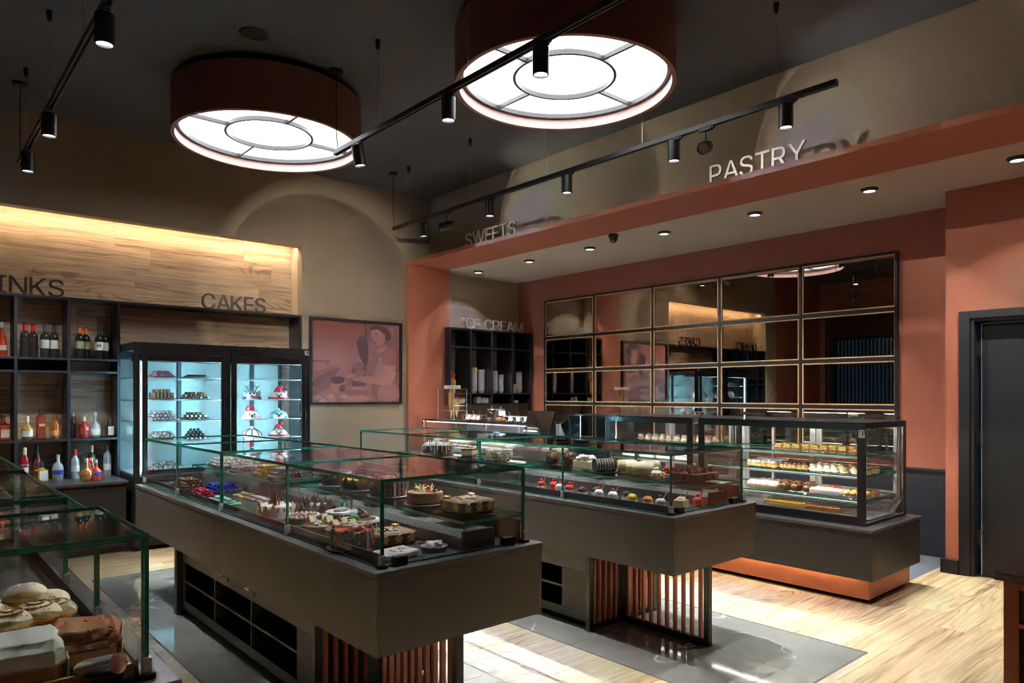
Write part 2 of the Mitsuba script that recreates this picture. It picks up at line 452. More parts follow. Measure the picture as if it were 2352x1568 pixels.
def beam(o, tgt, I, cut=32, bw=14, col=COOL):
    k = f'beam_{nbeam[0]:03d}'
    nbeam[0] += 1
    up = [0, 1, 0] if abs(np.array(tgt)[2] - o[2]) > .9 * np.linalg.norm(np.array(tgt) - np.array(o)) else [0, 0, 1]
    scene[k] = {'type': 'spot', 'to_world': T().look_at(origin=list(map(float, o)), target=list(map(float, tgt)), up=up),
                'intensity': {'type': 'rgb', 'value': [I * c for c in col]}, 'cutoff_angle': float(cut), 'beam_width': float(bw)}


def spot(X, Y, label, aim=None, tilt=0.0, tilt_axis=(1, 0, 0), flat=None, lit=True, I=None, cut=32, bw=14, grp='cylinder spotlights on the tracks'):
    k = thing('track_spotlight', label, 'spotlight', grp)
    part(k, 'adapter', cat(bx(X - .016, X + .016, Y - .055, Y + .045, 3.315, 3.336, .003), bx(X - .012, X + .012, Y - .075, Y - .05, 3.322, 3.336, .002)), 'mat_black')
    r, L = .0445, .15
    body = lathe([[0, 0], [r - .003, 0], [r, -.003], [r, -L + .004], [r - .002, -L], [r - .007, -L], [r - .009, -L + .012], [0, -L + .012]], 28)
    lens = lathe([[0, -L + .0105], [r - .0095, -L + .0105]], 28)
    if flat is None:
        A = trimesh.transformations.rotation_matrix(tilt, tilt_axis)
        A[:3, 3] = [X, Y, 3.318]
        part(k, 'stem', cyl((X, Y, 3.30), (X, Y, 3.325), .007, 10), 'mat_black')
    else:
        d = np.array(flat, float)
        d /= np.linalg.norm(d)
        ex = np.cross([0, 0, 1.0], d)
        ex /= np.linalg.norm(ex)
        A = np.eye(4)
        A[:3, 2], A[:3, 0] = -d, ex
        A[:3, 1] = np.cross(-d, ex)
        A[:3, 3] = np.array([X, Y, 3.20]) - d * L * .45
        part(k, 'stem', cyl((X, Y, 3.22), (X, Y, 3.325), .005, 10), 'mat_black')
    body.apply_transform(A)
    lens.apply_transform(A)
    part(k, 'body', body, 'mat_black_satin', smooth=40)
    nrm = -A[:3, 2]
    if (lens.face_normals @ nrm).mean() < 0:
        lens = trimesh.Trimesh(lens.vertices, np.array(lens.faces)[:, ::-1], process=False)
    if lit:
        part(k, 'lens', lens, 'mat_white_glow', label='glowing lens', **emit((14, 15, 16)))
        o = A[:3, 3] + nrm * (L + .012)
        beam(o, o + nrm if aim is None else aim, TRACK_I if I is None else I, cut, bw)
    else:
        part(k, 'lens', lens, 'mat_steel', label='unlit honeycomb lens')


spot(.78, 3.925, 'black cylinder spotlight on the leftmost track, nearest the camera, lit', aim=(.28, 2.15, .9), I=130, cut=22, bw=10)
spot(.78, 5.56, 'black cylinder spotlight on the leftmost track, middle of its three, lit', aim=(.9, 5.2, 0))
spot(.78, 6.55, 'black cylinder spotlight on the leftmost track, at its far cable end', aim=(.9, 7.6, .9), I=20)
spot(2.62, 2.75, 'black cylinder spotlight hanging in front of the white face of the nearer drum lamp', aim=(1.8, 2.75, .8), I=75)
spot(2.62, 3.59, 'black cylinder spotlight just left of the nearer drum lamp, lit', aim=(2.4, 3.7, 0))
spot(2.62, 4.751, 'tilted black cylinder spotlight by the right edge of the farther drum lamp', aim=(1.75, 5.0, .8), tilt=.16, tilt_axis=(-.3, -1, 0), I=75)
spot(4.326, 2.251, 'black cylinder spotlight nearest the free right end of the right track', aim=(4.35, 2.2, 0), I=40)
spot(4.326, 2.851, 'swivelled black spotlight lying on its side above the wall sign on the right', flat=(-.72, -.30, -.30), lit=False)
spot(4.326, 3.118, 'lit black cylinder spotlight just left of the swivelled one above the right wall sign', aim=(3.6, 3.0, .9), I=80)
spot(4.326, 4.217, 'lit black cylinder spotlight at the middle of the right track', aim=(3.7, 4.3, .9))
spot(4.326, 5.253, 'lit black cylinder spotlight on the right track above the left wall sign', aim=(3.75, 5.3, .9))
spot(4.326, 5.958, 'swivelled black spotlight lying on its side at the far end of the right track', flat=(-.62, .35, -.22), lit=False)
spot(4.326, 6.407, 'slightly tilted black spotlight at the far cable end of the right track', aim=(5.28, 5.3, 3.3), tilt=-.1, tilt_axis=(.2, 1, 0), I=.1)
beam((4.36, 6.30, 3.22), (5.28, 5.35, 3.35), WASH_I, 42, 18, (1.0, .92, .74))
beam((4.36, 3.08, 3.22), (5.28, 2.15, 3.30), WASH_I * .75, 42, 18, (1.0, .93, .84))
beam((2.70, 4.80, 3.19), (3.8, 7.65, 2.6), 26, 26, 8, (1.0, .92, .78))

DLN = ('recessed black downlight farthest left, just above the ICE CREAM letters', 'second recessed black downlight from the left of the counter row', 'third recessed black downlight from the left, beside the dome camera',
       'fourth recessed black downlight, just right of the dome camera', 'fifth recessed black downlight from the left of the counter row', 'sixth recessed black downlight, left of the jutting pilaster', 'recessed black downlight cut by the right picture edge')
for i, y in enumerate((7.418, 6.407, 5.40, 4.38, 3.372, 2.367, 1.372)):
    k = thing('recessed_downlight', DLN[i], 'downlight', 'recessed downlights over the serving counter')
    prof = [[.066, SOF - .001], [.064, SOF - .008], [.050, SOF - .010], [.044, SOF - .022], [.043, SOF - .001]]
    part(k, 'trim_ring', lathe(prof, 28).apply_translation([5.91, y, 0]), 'mat_black_satin', smooth=40)
    l = lathe([[0, SOF - .019], [.043, SOF - .019]], 24).apply_translation([5.91, y, 0])
    if l.face_normals[:, 2].mean() > 0:
        l = trimesh.Trimesh(l.vertices, np.array(l.faces)[:, ::-1], process=False)
    part(k, 'lens', l, 'mat_white_glow', label='glowing lens', **emit((14, 14.5, 15)))
    beam((5.91, y, SOF - .024), (5.91, y, 0), DOWN_I, 50, 22)
k = thing('dome_camera', 'small black dome security camera on the sand ceiling among the downlights', 'security camera')
part(k, 'base', move(lathe([[0, 0], [.05, 0], [.05, -.03], [.045, -.035], [0, -.035]], 24), 5.6, 4.79, SOF - .001), 'mat_black_satin', smooth=40)
part(k, 'dome', move(lathe([[.044, -.033], [.042, -.055], [.03, -.078], [.014, -.088], [0, -.09]], 24), 5.6, 4.79, SOF - .001), 'mat_black_gloss', smooth=True)
k = thing('ceiling_speaker', 'round dark speaker grille flush in the black ceiling', 'ceiling speaker')
part(k, 'grille', move(lathe([[0, -.007], [.085, -.007], [.088, -.004]], 32), 1.915, 4.948, CEIL), 'mat_black_satin', smooth=30)
part(k, 'rim', move(lathe([[.088, -.004], [.096, -.010], [.10, -.001]], 32), 1.915, 4.948, CEIL), 'mat_black', smooth=30)
# ------------------------------------------------------------------ glass panes
def pane(parent, axis, pos, a0, a1, b0, b1, th=.010, mat='glass', edge='mat_glass_edge', name='glass_pane', e=.0035, label=None):
    """sheet normal to axis at pos; a, b are the two other axes in xyz order; its four cut edges are a sub-part"""
    i = 'xyz'.index(axis)
    o = [j for j in range(3) if j != i]
    v = np.zeros((4, 3))
    v[:, i] = pos
    v[:, o[0]] = [a0 + e, a1 - e, a1 - e, a0 + e]
    v[:, o[1]] = [b0 + e, b0 + e, b1 - e, b1 - e]
    k = part(parent, name, trimesh.Trimesh(v, [[0, 1, 2], [0, 2, 3]], process=False), mat, label=label)

    def slab(p0, p1, q0, q1):
        lo, hi = [0, 0, 0], [0, 0, 0]
        lo[i], hi[i] = pos - th / 2, pos + th / 2
        lo[o[0]], hi[o[0]], lo[o[1]], hi[o[1]] = p0, p1, q0, q1
        return bx(lo[0], hi[0], lo[1], hi[1], lo[2], hi[2])
    part(k, 'edge', cat(slab(a0, a1, b0, b0 + e), slab(a0, a1, b1 - e, b1), slab(a0, a0 + e, b0 + e, b1 - e), slab(a1 - e, a1, b0 + e, b1 - e)), edge)
    return k


# ------------------------------------------------------------------ word signs
def word(name_label, text, o, ex, ey, ez, width, height, depth, mat, spacing=.10):
    k = thing('letter_sign', name_label, 'sign')
    ms, x = [], 0.0
    for ch in text:
        if ch == ' ':
            x += height * .34
            continue
        m = meshkit.text_mesh(ch, height, depth)
        m.apply_translation([x - m.bounds[0][0], 0, 0])
        x = m.bounds[1][0] + height * (spacing if ch not in 'A' else spacing * .45)
        ms.append(m)
    s = width / max(m.bounds[1][0] for m in ms)
    for m in ms:
        m.apply_scale([s, 1, 1])
        part(k, 'letter', onto(m, o, ex, ey, ez), mat)


RX = dict(ex=(0, -1, 0), ey=(0, 0, 1), ez=(-1, 0, 0))
LY = dict(ex=(1, 0, 0), ey=(0, 0, 1), ez=(0, -1, 0))
word('brushed metal letters reading PASTRY standing on the terracotta ledge', 'PASTRY', (4.99, 3.237, SOF + .045), *RX.values(), .80, .150, .018, 'mat_letter_steel')
word('brushed metal letters reading SWEETS standing on the terracotta ledge', 'SWEETS', (4.99, 6.49, SOF + .045), *RX.values(), .88, .155, .018, 'mat_letter_steel')
word('metal letters reading ICE CREAM standing on the black cup shelf', 'ICE CREAM', (5.70, 7.56, 2.336), *LY.values(), 1.14, .148, .018, 'mat_letter_steel')
word('dark metal letters reading CAKES standing on the black shelf over the cake fridge', 'CAKES', (2.436, 7.73, 2.356), *LY.values(), .685, .160, .018, 'mat_letter_dark')
word('dark metal letters reading DRINKS standing on the drinks shelf, cut by the picture edge', 'DRINKS', (.39, 7.73, 2.356), *LY.values(), .81, .160, .018, 'mat_letter_dark')

# ------------------------------------------------------------------ mirror panels
k = thing('mirror_panel_wall', 'wall of tinted mirror panes in black frames with oak mouldings behind the counter', 'mirror')
MX = XM - .012
cols_y = [(7.253, 6.302), (6.302, 5.347), (5.347, 4.415), (4.415, 3.474), (3.474, 2.545)]
rows_z = [(2.775, 2.245), (2.245, 1.783), (1.783, 1.328), (1.328, .86)]
fr = [bx(XM - .03, XM, 2.545, 7.253, 2.755, 2.778, .002), bx(XM - .03, XM, 2.545, 7.253, .85, .873, .002)]
for z in (2.245, 1.783, 1.328):
    fr.append(bx(XM - .026, XM, 2.55, 7.25, z - .016, z + .016, .002))
for y in (7.253 - .012, 6.302, 5.347, 4.415, 3.474, 2.545 + .012):
    fr.append(bx(XM - .028, XM, y - .014, y + .014, .86, 2.765, .002))
part(k, 'frame', cat(fr), 'mat_black_satin')
for (ya, yb) in cols_y:
    for (zt, zb) in rows_z:
        y0, y1, z0, z1 = yb + .017, ya - .017, zb + .019, zt - .019
        q = part(k, 'mirror_pane', trimesh.Trimesh([[MX, y0, z0], [MX, y1, z0], [MX, y1, z1], [MX, y0, z1]], [[0, 1, 2], [0, 2, 3]], process=False), 'mirror')
        mo = onto(ring_frame(y0, y1, z0, z1, .013, .012), (MX + .002, 0, 0), (0, 1, 0), (0, 0, 1), (1, 0, 0))
        mo.apply_translation([-.012, 0, 0])
        part(q, 'moulding', mo, 'mat_moulding_wood')

# ------------------------------------------------------------------ framed print
PX0, PX1, PZ0, PZ1 = 3.597, 4.835, 1.328, 2.348
k = thing('framed_picture', 'black framed rose tinted picture of a woman handling food at a kitchen table', 'picture')
part(k, 'frame', onto(ring_frame(PX0, PX1, PZ0, PZ1, .028, .04), (0, YW, 0), (1, 0, 0), (0, 0, 1), (0, -1, 0)), 'mat_black')
pw, ph = PX1 - PX0 - .056, PZ1 - PZ0 - .056
PINK = [(.165, .066, .062), (.235, .105, .100), (.30, .140, .125), (.37, .185, .155), (.075, .034, .040), (.045, .020, .024), (.12, .055, .062)]
for i, c in enumerate(PINK):
    M(f'print{i}', c, 0.6, spec=.25)


def print_bg(p, n, uv):
    v = (p.z - PZ0) / (PZ1 - PZ0)
    c = mix((.205, .100, .108), (.27, .125, .12), smoothstep(0.1, 0.5, v))
    return mix(c, (.165, .050, .042), smoothstep(0.45, 1.0, v))


M('print_bg', proc(print_bg), 0.6, spec=.25)
part(k, 'print', bx(PX0 + .02, PX1 - .02, YW - .012, YW - .002, PZ0 + .02, PZ1 - .02), 'mat_print_bg')


def pic(name, pts, mi_, lay, smooth_=2):
    pts = np.array(pts, float)
    for _ in range(smooth_):
        q = np.roll(pts, -1, 0)
        pts = np.stack([.75 * pts + .25 * q, .25 * pts + .75 * q], 1).reshape(-1, 2)
    po = Polygon(np.clip(pts, 0, 1) * [pw, -ph] + [PX0 + .028, PZ1 - .028]).buffer(0)
    if po.is_empty:
        return
    m = extr(po, .0008)
    part(k, name, onto(m, (0, YW - .012 - .0008 * lay, 0), (1, 0, 0), (0, 0, 1), (0, -1, 0)), f'mat_print{mi_}')


pic('dark_wall', [(.60, .02), (1.0, 0), (1, .0), (1, .62), (.62, .62)], 6, 0, 0)
pic('door_edge', [(.588, .0), (.604, .0), (.604, .62), (.588, .62)], 5, 1, 0)
pic('cast_shadow', [(.48, .24), (.54, .15), (.61, .17), (.63, .30), (.62, .55), (.57, .52), (.52, .40)], 5, 1)
pic('wall_shelf', [(.87, .04), (.93, .04), (.93, .12), (.87, .12)], 0, 1, 0)
pic('table_edge', [(0, .72), (.30, .56), (.30, .60), (.27, .66), (0, .85)], 4, 1, 1)
pic('table_top', [(0, .63), (.24, .56), (.30, .57), (0, .72)], 0, 2, 0)
pic('pan', [(0, .49), (.21, .49), (.19, .56), (.02, .60), (0, .60)], 1, 2, 1)
pic('pan_rim', [(0, .49), (.215, .49), (.19, .50), (.17, .555), (.16, .51), (0, .505)], 4, 3, 0)
pic('floor_shadow', [(0, .84), (.27, .64), (.27, .78), (.12, .86), (0, .95)], 6, 2, 1)
pic('canister', [(.20, .69), (.36, .69), (.36, .87), (.20, .87)], 2, 4, 1)
pic('canister_lid', [(.20, .685), (.355, .685), (.35, .77), (.205, .775)], 5, 5, 1)
pic('canister_shadow', [(.29, .82), (.32, .78), (.36, .78), (.36, .87), (.30, .87)], 4, 5, 1)
pic('machine', [(.44, .50), (.59, .50), (.60, .86), (.43, .86)], 4, 4, 1)
pic('machine_glass', [(.45, .505), (.58, .505), (.57, .58), (.45, .59)], 6, 5, 1)
pic('machine_tray', [(.43, .80), (.62, .80), (.62, .85), (.43, .85)], 2, 6, 1)
pic('machine_base', [(.36, .85), (.62, .85), (.62, .91), (.36, .91)], 0, 6, 0)
pic('dress', [(.68, .37), (.76, .33), (.84, .28), (.90, .30), (.97, .38), (.99, .52), (.97, .72), (1.0, .80), (1, 1.0), (.68, 1.0), (.66, .72), (.64, .60), (.63, .48), (.65, .40)], 0, 6)
pic('apron_bib', [(.66, .40), (.72, .36), (.78, .38), (.80, .70), (.68, .72), (.64, .58)], 1, 7)
pic('skirt', [(.72, .80), (.95, .74), (1, .84), (1, 1), (.74, 1)], 1, 7)
pic('neck', [(.70, .33), (.84, .24), (.85, .29), (.76, .35), (.73, .37)], 2, 7)
pic('collar', [(.72, .36), (.84, .30), (.86, .31), (.74, .385)], 3, 8, 1)
pic('hair', [(.63, .06), (.68, .02), (.78, .02), (.86, .06), (.90, .13), (.89, .20), (.84, .22), (.81, .16), (.74, .09), (.66, .09)], 5, 8)
pic('face', [(.645, .10), (.72, .065), (.79, .10), (.83, .17), (.81, .25), (.74, .30), (.70, .285), (.685, .25), (.672, .20), (.66, .185), (.655, .14)], 2, 9)
pic('brow', [(.69, .12), (.73, .115), (.735, .125), (.695, .13)], 4, 10, 1)
pic('eye', [(.70, .148), (.73, .145), (.725, .156), (.705, .158)], 4, 10, 1)
pic('mouth', [(.69, .232), (.725, .228), (.72, .245), (.70, .247)], 4, 10, 1)
pic('ear', [(.80, .13), (.825, .13), (.825, .19), (.805, .19)], 1, 10)
pic('sleeve', [(.80, .40), (.86, .33), (.93, .34), (.96, .50), (.94, .56), (.80, .56)], 0, 8)
pic('cuff', [(.79, .53), (.95, .52), (.955, .59), (.80, .60)], 3, 9, 1)
pic('arm', [(.80, .585), (.95, .575), (.955, .66), (.90, .78), (.78, .79), (.58, .755), (.50, .74), (.44, .73), (.43, .70), (.50, .675), (.60, .672), (.76, .675), (.80, .65)], 2, 9)
pic('far_hand', [(.45, .62), (.53, .60), (.59, .61), (.59, .66), (.50, .68), (.44, .67)], 1, 8)
pic('dough', [(.38, .66), (.45, .64), (.48, .66), (.46, .69), (.40, .70), (.365, .69)], 3, 10)
pic('name_badge', [(.745, .435), (.785, .435), (.785, .47), (.748, .47)], 3, 9, 0)
pic('front_tray', [(.42, .91), (.62, .91), (.66, 1), (.30, 1)], 2, 7, 1)
for j, (u, v) in enumerate(((.06, .94), (.20, .93), (.22, .975), (.35, .93), (.37, .98), (.12, .985), (.52, .96))):
    pic('bun', [(u - .05, v), (u - .02, v - .03), (u + .03, v - .03), (u + .05, v), (u + .03, v + .025), (u - .03, v + .025)], 3 if j % 2 else 2, 8)

# ------------------------------------------------------------------ drinks shelf in the niche
k = thing('drinks_shelf', 'tall black open shelf unit filling the niche, with bottles on its boards', 'shelf')
sh = 'mat_black_satin'
SY0 = 7.66
posts = [.142, .41, .823, 1.231, 1.645]
for x in posts:
    part(k, 'upright', bx(x - .0125, x + .0125, SY0, YN - .013, .66, 2.33, .0015), sh)
part(k, 'upright', bx(3.49, 3.515, SY0, YN - .013, 0, 2.33, .0015), sh)
part(k, 'top_board', bx(NX0, 3.5155, SY0 - .006, YN - .013, 2.33, 2.356, .0015), sh)
for za, zb in ((1.768, 1.79), (1.648, 1.67), (1.014, 1.035)):
    for i in range(4):
        part(k, 'board', bx(posts[i] + .0125, posts[i + 1] - .0125, SY0, YN - .013, za, zb, .0015), sh)
for i in range(4):
    part(k, 'closed_back', bx(posts[i] + .0125, posts[i + 1] - .0125, 7.86, 7.88, 1.67, 1.768), 'mat_void') if i < 3 else None
k = thing('base_cabinet', 'low black base cabinet under the drinks shelf left of the cake fridge', 'cabinet')
part(k, 'carcass', bx(NX0 + .015, 1.615, 7.24, 7.64, .06, .615), 'mat_black')
part(k, 'worktop', bx(NX0 + .015, 1.625, 7.20, YN - .014, .638, .66, .002), 'mat_slate')
part(k, 'finger_groove', bx(NX0, 1.615, 7.26, 7.5, .612, .64), 'mat_copper_dark')
part(k, 'plinth', bx(NX0 + .02, 1.6, 7.28, 7.9, 0, .065), 'mat_void')
for i in range(3):
    w = (1.615 - NX0) / 3
    part(k, 'door', bx(NX0 + i * w + .002, NX0 + (i + 1) * w - .002, 7.222, 7.24, .065, .61, .0015), 'mat_black')
M('led_warm', (.9, .85, .7), .5)
single('niche_light_strip', bx(NX0 + .03, NX1 - .01, 7.775, 7.80, NZ + .02, NZ + .028), 'mat_led_warm', 'warm light strip hidden above the niche opening', 'light strip', **emit((34, 28, 19.5)))

# ------------------------------------------------------------------ cake fridge
k = thing('cake_fridge', 'tall black framed glass cake fridge with two doors and blue white light', 'fridge')
FX0, FX1, FY0, FY1 = 1.664, 3.378, 7.15, 7.93
part(k, 'base', bx(FX0, FX1, FY0, FY1, .04, .69, .003), 'mat_black')
part(k, 'kick', bx(FX0 + .03, FX1 - .03, FY0 + .04, FY1, 0, .045), 'mat_void')
part(k, 'top', bx(FX0, FX1, FY0, FY1, 1.868, 1.936, .003), 'mat_black')
part(k, 'corner_post', bx(FX0, FX0 + .045, FY0, FY0 + .05, .69, 1.868, .002), 'mat_black')
part(k, 'corner_post', bx(FX1 - .045, FX1, FY0, FY0 + .05, .69, 1.868, .002), 'mat_black')
part(k, 'corner_post', bx(FX0, FX0 + .03, FY1 - .03, FY1, .69, 1.868), 'mat_black')
part(k, 'corner_post', bx(FX1 - .03, FX1, FY1 - .03, FY1, .69, 1.868), 'mat_black')
part(k, 'mullion', bx(2.488, 2.535, FY0, FY0 + .05, .69, 1.868, .002), 'mat_black')
M('fridge_back', (.34, .42, .42), .5)
M('fridge_deck', (.55, .60, .62), .3)
part(k, 'back_wall', bx(FX0 + .03, FX1 - .03, FY1 - .012, FY1, .69, 1.868), 'mat_fridge_back')
for x in (2.25, 3.02):
    part(k, 'shelf_rail', bx(x, x + .035, FY1 - .035, FY1 - .013, .70, 1.80), 'mat_black')
part(k, 'deck', bx(FX0 + .02, FX1 - .02, FY0 + .052, FY1 - .014, .69, .704), 'mat_fridge_deck')
part(k, 'canopy', bx(FX0 + .045, FX1 - .045, FY0 + .06, FY0 + .30, 1.765, 1.83, .004), 'mat_black_gloss')
part(k, 'air_grille', cat([bx(FX0 + .05 + i * .04, FX0 + .075 + i * .04, FY0 + .30, FY1 - .02, 1.80, 1.812) for i in range(40)]), 'mat_alu')
pane(k, 'x', FX0 + .008, FY0 + .05, FY1 - .03, .69, 1.868, mat='glass_clear', edge='mat_black', name='side_glass')
pane(k, 'x', FX1 - .008, FY0 + .05, FY1 - .03, .69, 1.868, mat='glass_clear', edge='mat_black', name='side_glass')
for x0, x1, hx in ((1.722, 2.485, 2.462), (2.538, 3.318, 2.562)):
    d = part(k, 'door', onto(ring_frame(x0, x1, .70, 1.872, .046, .03), (0, FY0 + .001, 0), (1, 0, 0), (0, 0, 1), (0, -1, 0)), 'mat_black_satin')
    v = [[x0 + .045, FY0 - .014, .745], [x1 - .045, FY0 - .014, .745], [x1 - .045, FY0 - .014, 1.827], [x0 + .045, FY0 - .014, 1.827]]
    part(d, 'pane', trimesh.Trimesh(v, [[0, 1, 2], [0, 2, 3]], process=False), 'glass_clear')
    part(d, 'handle', cat(bx(hx - .009, hx + .009, FY0 - .06, FY0 - .048, 1.10, 1.42, .003), bx(hx - .007, hx + .007, FY0 - .05, FY0 - .028, 1.12, 1.14), bx(hx - .007, hx + .007, FY0 - .05, FY0 - .028, 1.38, 1.40)), 'mat_black')
FSZ = (1.605, 1.393, 1.188, .995)
for z in FSZ:
    for x0, x1 in ((FX0 + .05, 2.505), (2.525, FX1 - .05)):
        pane(k, 'z', z, x0, x1, FY0 + .10, FY1 - .05, th=.008, mat='glass_clear', edge='mat_glass_edge_lit', name='glass_shelf')
M('led_cool', (.8, .9, .95), .5)
LEDC = (42.0, 100.0, 140.0)
for x, s in ((FX0 + .05, 1), (FX1 - .05, -1), (2.500, -1), (2.523, 1)):
    lo, hi = sorted((x, x + s * .012))
    part(k, 'light_strip', bx(lo, hi, FY0 + .055, FY0 + .068, .73, 1.76), 'mat_led_cool', label='cool white light strip', **emit(LEDC))


def plaque(parent_label, o, ex, ey, ez, w, h):
    kk = thing('badge_plaque', parent_label, 'badge')
    m = sbox(0, 0, w, h)
    part(kk, 'plate', onto(extr(m, .003), o, ex, ey, ez), 'mat_alu')
    f = meshkit.text_mesh('F', h * .62, .0012, bold=True)
    f.apply_translation([w * .48, h * .2, .003])
    part(kk, 'letter', onto(f, o, ex, ey, ez), 'mat_black')
    part(kk, 'side_mark', onto(cat([move(bx(0, w * .22, 0, h * .05, 0, .001), w * .1, h * t, .003) for t in (.25, .42, .6, .76)]), o, ex, ey, ez), 'mat_black')


plaque('silver plate with a black letter F at the upper right of the cake fridge', (FX1 - .062, FY0 - .0005, 1.868), (1, 0, 0), (0, 0, 1), (0, -1, 0), .048, .05)
# ------------------------------------------------------------------ island display counters
SZ = .795


def island(xc, y0, y1, joints, label, seam, ends, grille=True, top_z=1.124, shelves=(), cubby=None, front=-1):
    """counter running along y centred on x = xc; its customer face looks to -x when front = -1"""
    k = thing('display_counter', label, 'display counter')
    W = .421
    x0, x1 = xc - W, xc + W
    g = front

    def X(t):          # t in 0..1 from the customer face to the far face
        return x0 + t * (x1 - x0) if g < 0 else x1 - t * (x1 - x0)

    def b(t0, t1, ya, yb, za, zb, c=0.0):
        a, d = sorted((X(t0), X(t1)))
        return bx(a, d, ya, yb, za, zb, c)
    # slab, apron panels
    part(k, 'worktop', bx(x0, x1, y0, seam, SZ - .022, SZ, .002), 'mat_slate')
    part(k, 'worktop', bx(x0, x1, seam + .001, y1, SZ - .022, SZ, .002), 'mat_slate')
    zb = .482
    for xa in (x0 + .004, x1 - .022):
        part(k, 'apron_panel', bx(xa, xa + .018, y0 + .004, seam, zb, SZ - .023, .0015), 'mat_apron')
        part(k, 'apron_panel', bx(xa, xa + .018, seam + .001, y1 - .004, zb, SZ - .023, .0015), 'mat_apron')
    part(k, 'apron_panel', bx(x0 + .022, x1 - .022, y0 + .004, y0 + .022, zb, SZ - .023, .0015), 'mat_apron')
    part(k, 'apron_panel', bx(x0 + .022, x1 - .022, y1 - .022, y1 - .004, zb, SZ - .023, .0015), 'mat_apron')
    part(k, 'underside', bx(x0 + .02, x1 - .02, y0 + .02, y1 - .02, zb + .002, zb + .012), 'mat_black')
    # storage base
    bx0, bx1 = xc - .305, xc + .305
    yb0, yb1 = y0 + .74, y1 - .70
    part(k, 'base_end', bx(bx0, bx1, yb0, yb0 + .02, .05, zb), 'mat_black')
    part(k, 'base_end', bx(bx0, bx1, yb1 - .02, yb1, .0, zb), 'mat_black')
    part(k, 'base_core', bx(xc - .02, xc + .02, yb0, yb1, .05, zb), 'mat_black')
    part(k, 'base_plinth', bx(bx0 + .03, bx1 - .03, yb0 + .01, yb1 - .02, 0, .05), 'mat_void')
    ca, cb = cubby
    for s in (-1, 1):
        xa, xb = sorted((xc + s * .305, xc + s * .29))
        part(k, 'lower_rail', bx(xa, xb, yb0, yb1 - .02, .04, .095, .001), 'mat_black')
        part(k, 'upper_rail', bx(xa, xb, yb0, yb1 - .02, .345, zb, .001), 'mat_apron')
        part(k, 'side_panel', bx(xa, xb, yb0, ca, .095, .345, .001), 'mat_black')
        part(k, 'side_panel', bx(xa, xb, cb, yb1 - .02, .095, .345, .001), 'mat_black')
        xi, xo = sorted((xc + s * .025, xc + s * .304))
        part(k, 'cubby_board', bx(xi, xo, ca, cb, .217, .231), 'mat_apron')
        part(k, 'cubby_floor', bx(xi, xo, ca, cb, .085, .096), 'mat_black')
        n = 3
        for i in range(1, n):
            y = ca + (cb - ca) * i / n
            part(k, 'cubby_divider', bx(xi, xo, y - .008, y + .008, .096, .345), 'mat_apron')
    part(k, 'foot_panel', bx(xc - .345, xc - .30, yb1 - .03, yb1 + .02, 0, zb, .002), 'mat_black')
    # slatted stand at the near end
    if grille:
        s_ = part(k, 'slatted_stand', cat(
            bx(xc - .335, xc - .30, y0 + .68, y0 + .715, 0, zb, .002), bx(xc + .30, xc + .335, y0 + .68, y0 + .715, 0, zb, .002),
            bx(xc - .30, xc + .30, y0 + .68, y0 + .715, 0, .035, .002), bx(xc - .30, xc + .30, y0 + .68, y0 + .715, zb - .03, zb, .002),
            bx(xc - .0175, xc + .0175, y0 + .05, y0 + .085, 0, zb, .002), bx(xc - .0175, xc + .0175, y0 + .085, y0 + .68, 0, .035, .002),
            bx(xc - .0175, xc + .0175, y0 + .085, y0 + .68, zb - .03, zb, .002)), 'mat_black_satin', label='black metal stand')
        for i in range(12):
            x = xc - .30 + .6 * (i + .5) / 12
            if abs(x - xc) > .03:
                part(s_, 'slat', bx(x - .009, x + .009, y0 + .685, y0 + .71, .035, zb - .03, .002), 'mat_copper', label='copper coloured slat')
        for i in range(10):
            y = y0 + .085 + .595 * (i + .5) / 10
            part(s_, 'slat', bx(xc - .012, xc + .012, y - .009, y + .009, .035, zb - .03, .002), 'mat_copper', label='copper coloured slat')
    # display well
    gy0, gy1 = joints[0], joints[-1]
    tg = .059 / .842
    part(k, 'well_floor', b(tg + .012, 1 - tg - .012, gy0 + .012, gy1 - .012, SZ, SZ + .004), 'mat_black_gloss')
    part(k, 'front_lip', b(tg + .018, tg + .026, gy0 + .01, gy1 - .01, SZ, SZ + .042), 'mat_black')
    part(k, 'back_lip', b(1 - tg - .026, 1 - tg - .018, gy0 + .01, gy1 - .01, SZ, SZ + .10), 'mat_black')
    # perforated air duct along the middle of the well
    ta, tb, tc = .545, .575, .72
    v, uv = [], []
    for y in (gy0 + .03, gy1 - .02):
        for (t, z, u) in ((ta, SZ + .004, 0), (ta, SZ + .055, .05), (tb, SZ + .078, .08), (tc, SZ + .080, .20)):
            v.append([X(t), y, z])
            uv.append([u, y])
    f = []
    for i in range(3):
        f += [[i, i + 1, i + 5], [i, i + 5, i + 4]]
    part(k, 'air_duct', trimesh.Trimesh(v, f, process=False), 'mat_vent', uv=np.array(uv))
    part(k, 'duct_end', b(ta - .005, tc + .02, gy0 + .012, gy0 + .03, SZ, SZ + .084, .001), 'mat_black')
    part(k, 'duct_back', b(tc, tc + .02, gy0 + .03, gy1 - .02, SZ, SZ + .078), 'mat_black')
    # glass box
    xf, xb_ = X(tg), X(1 - tg)
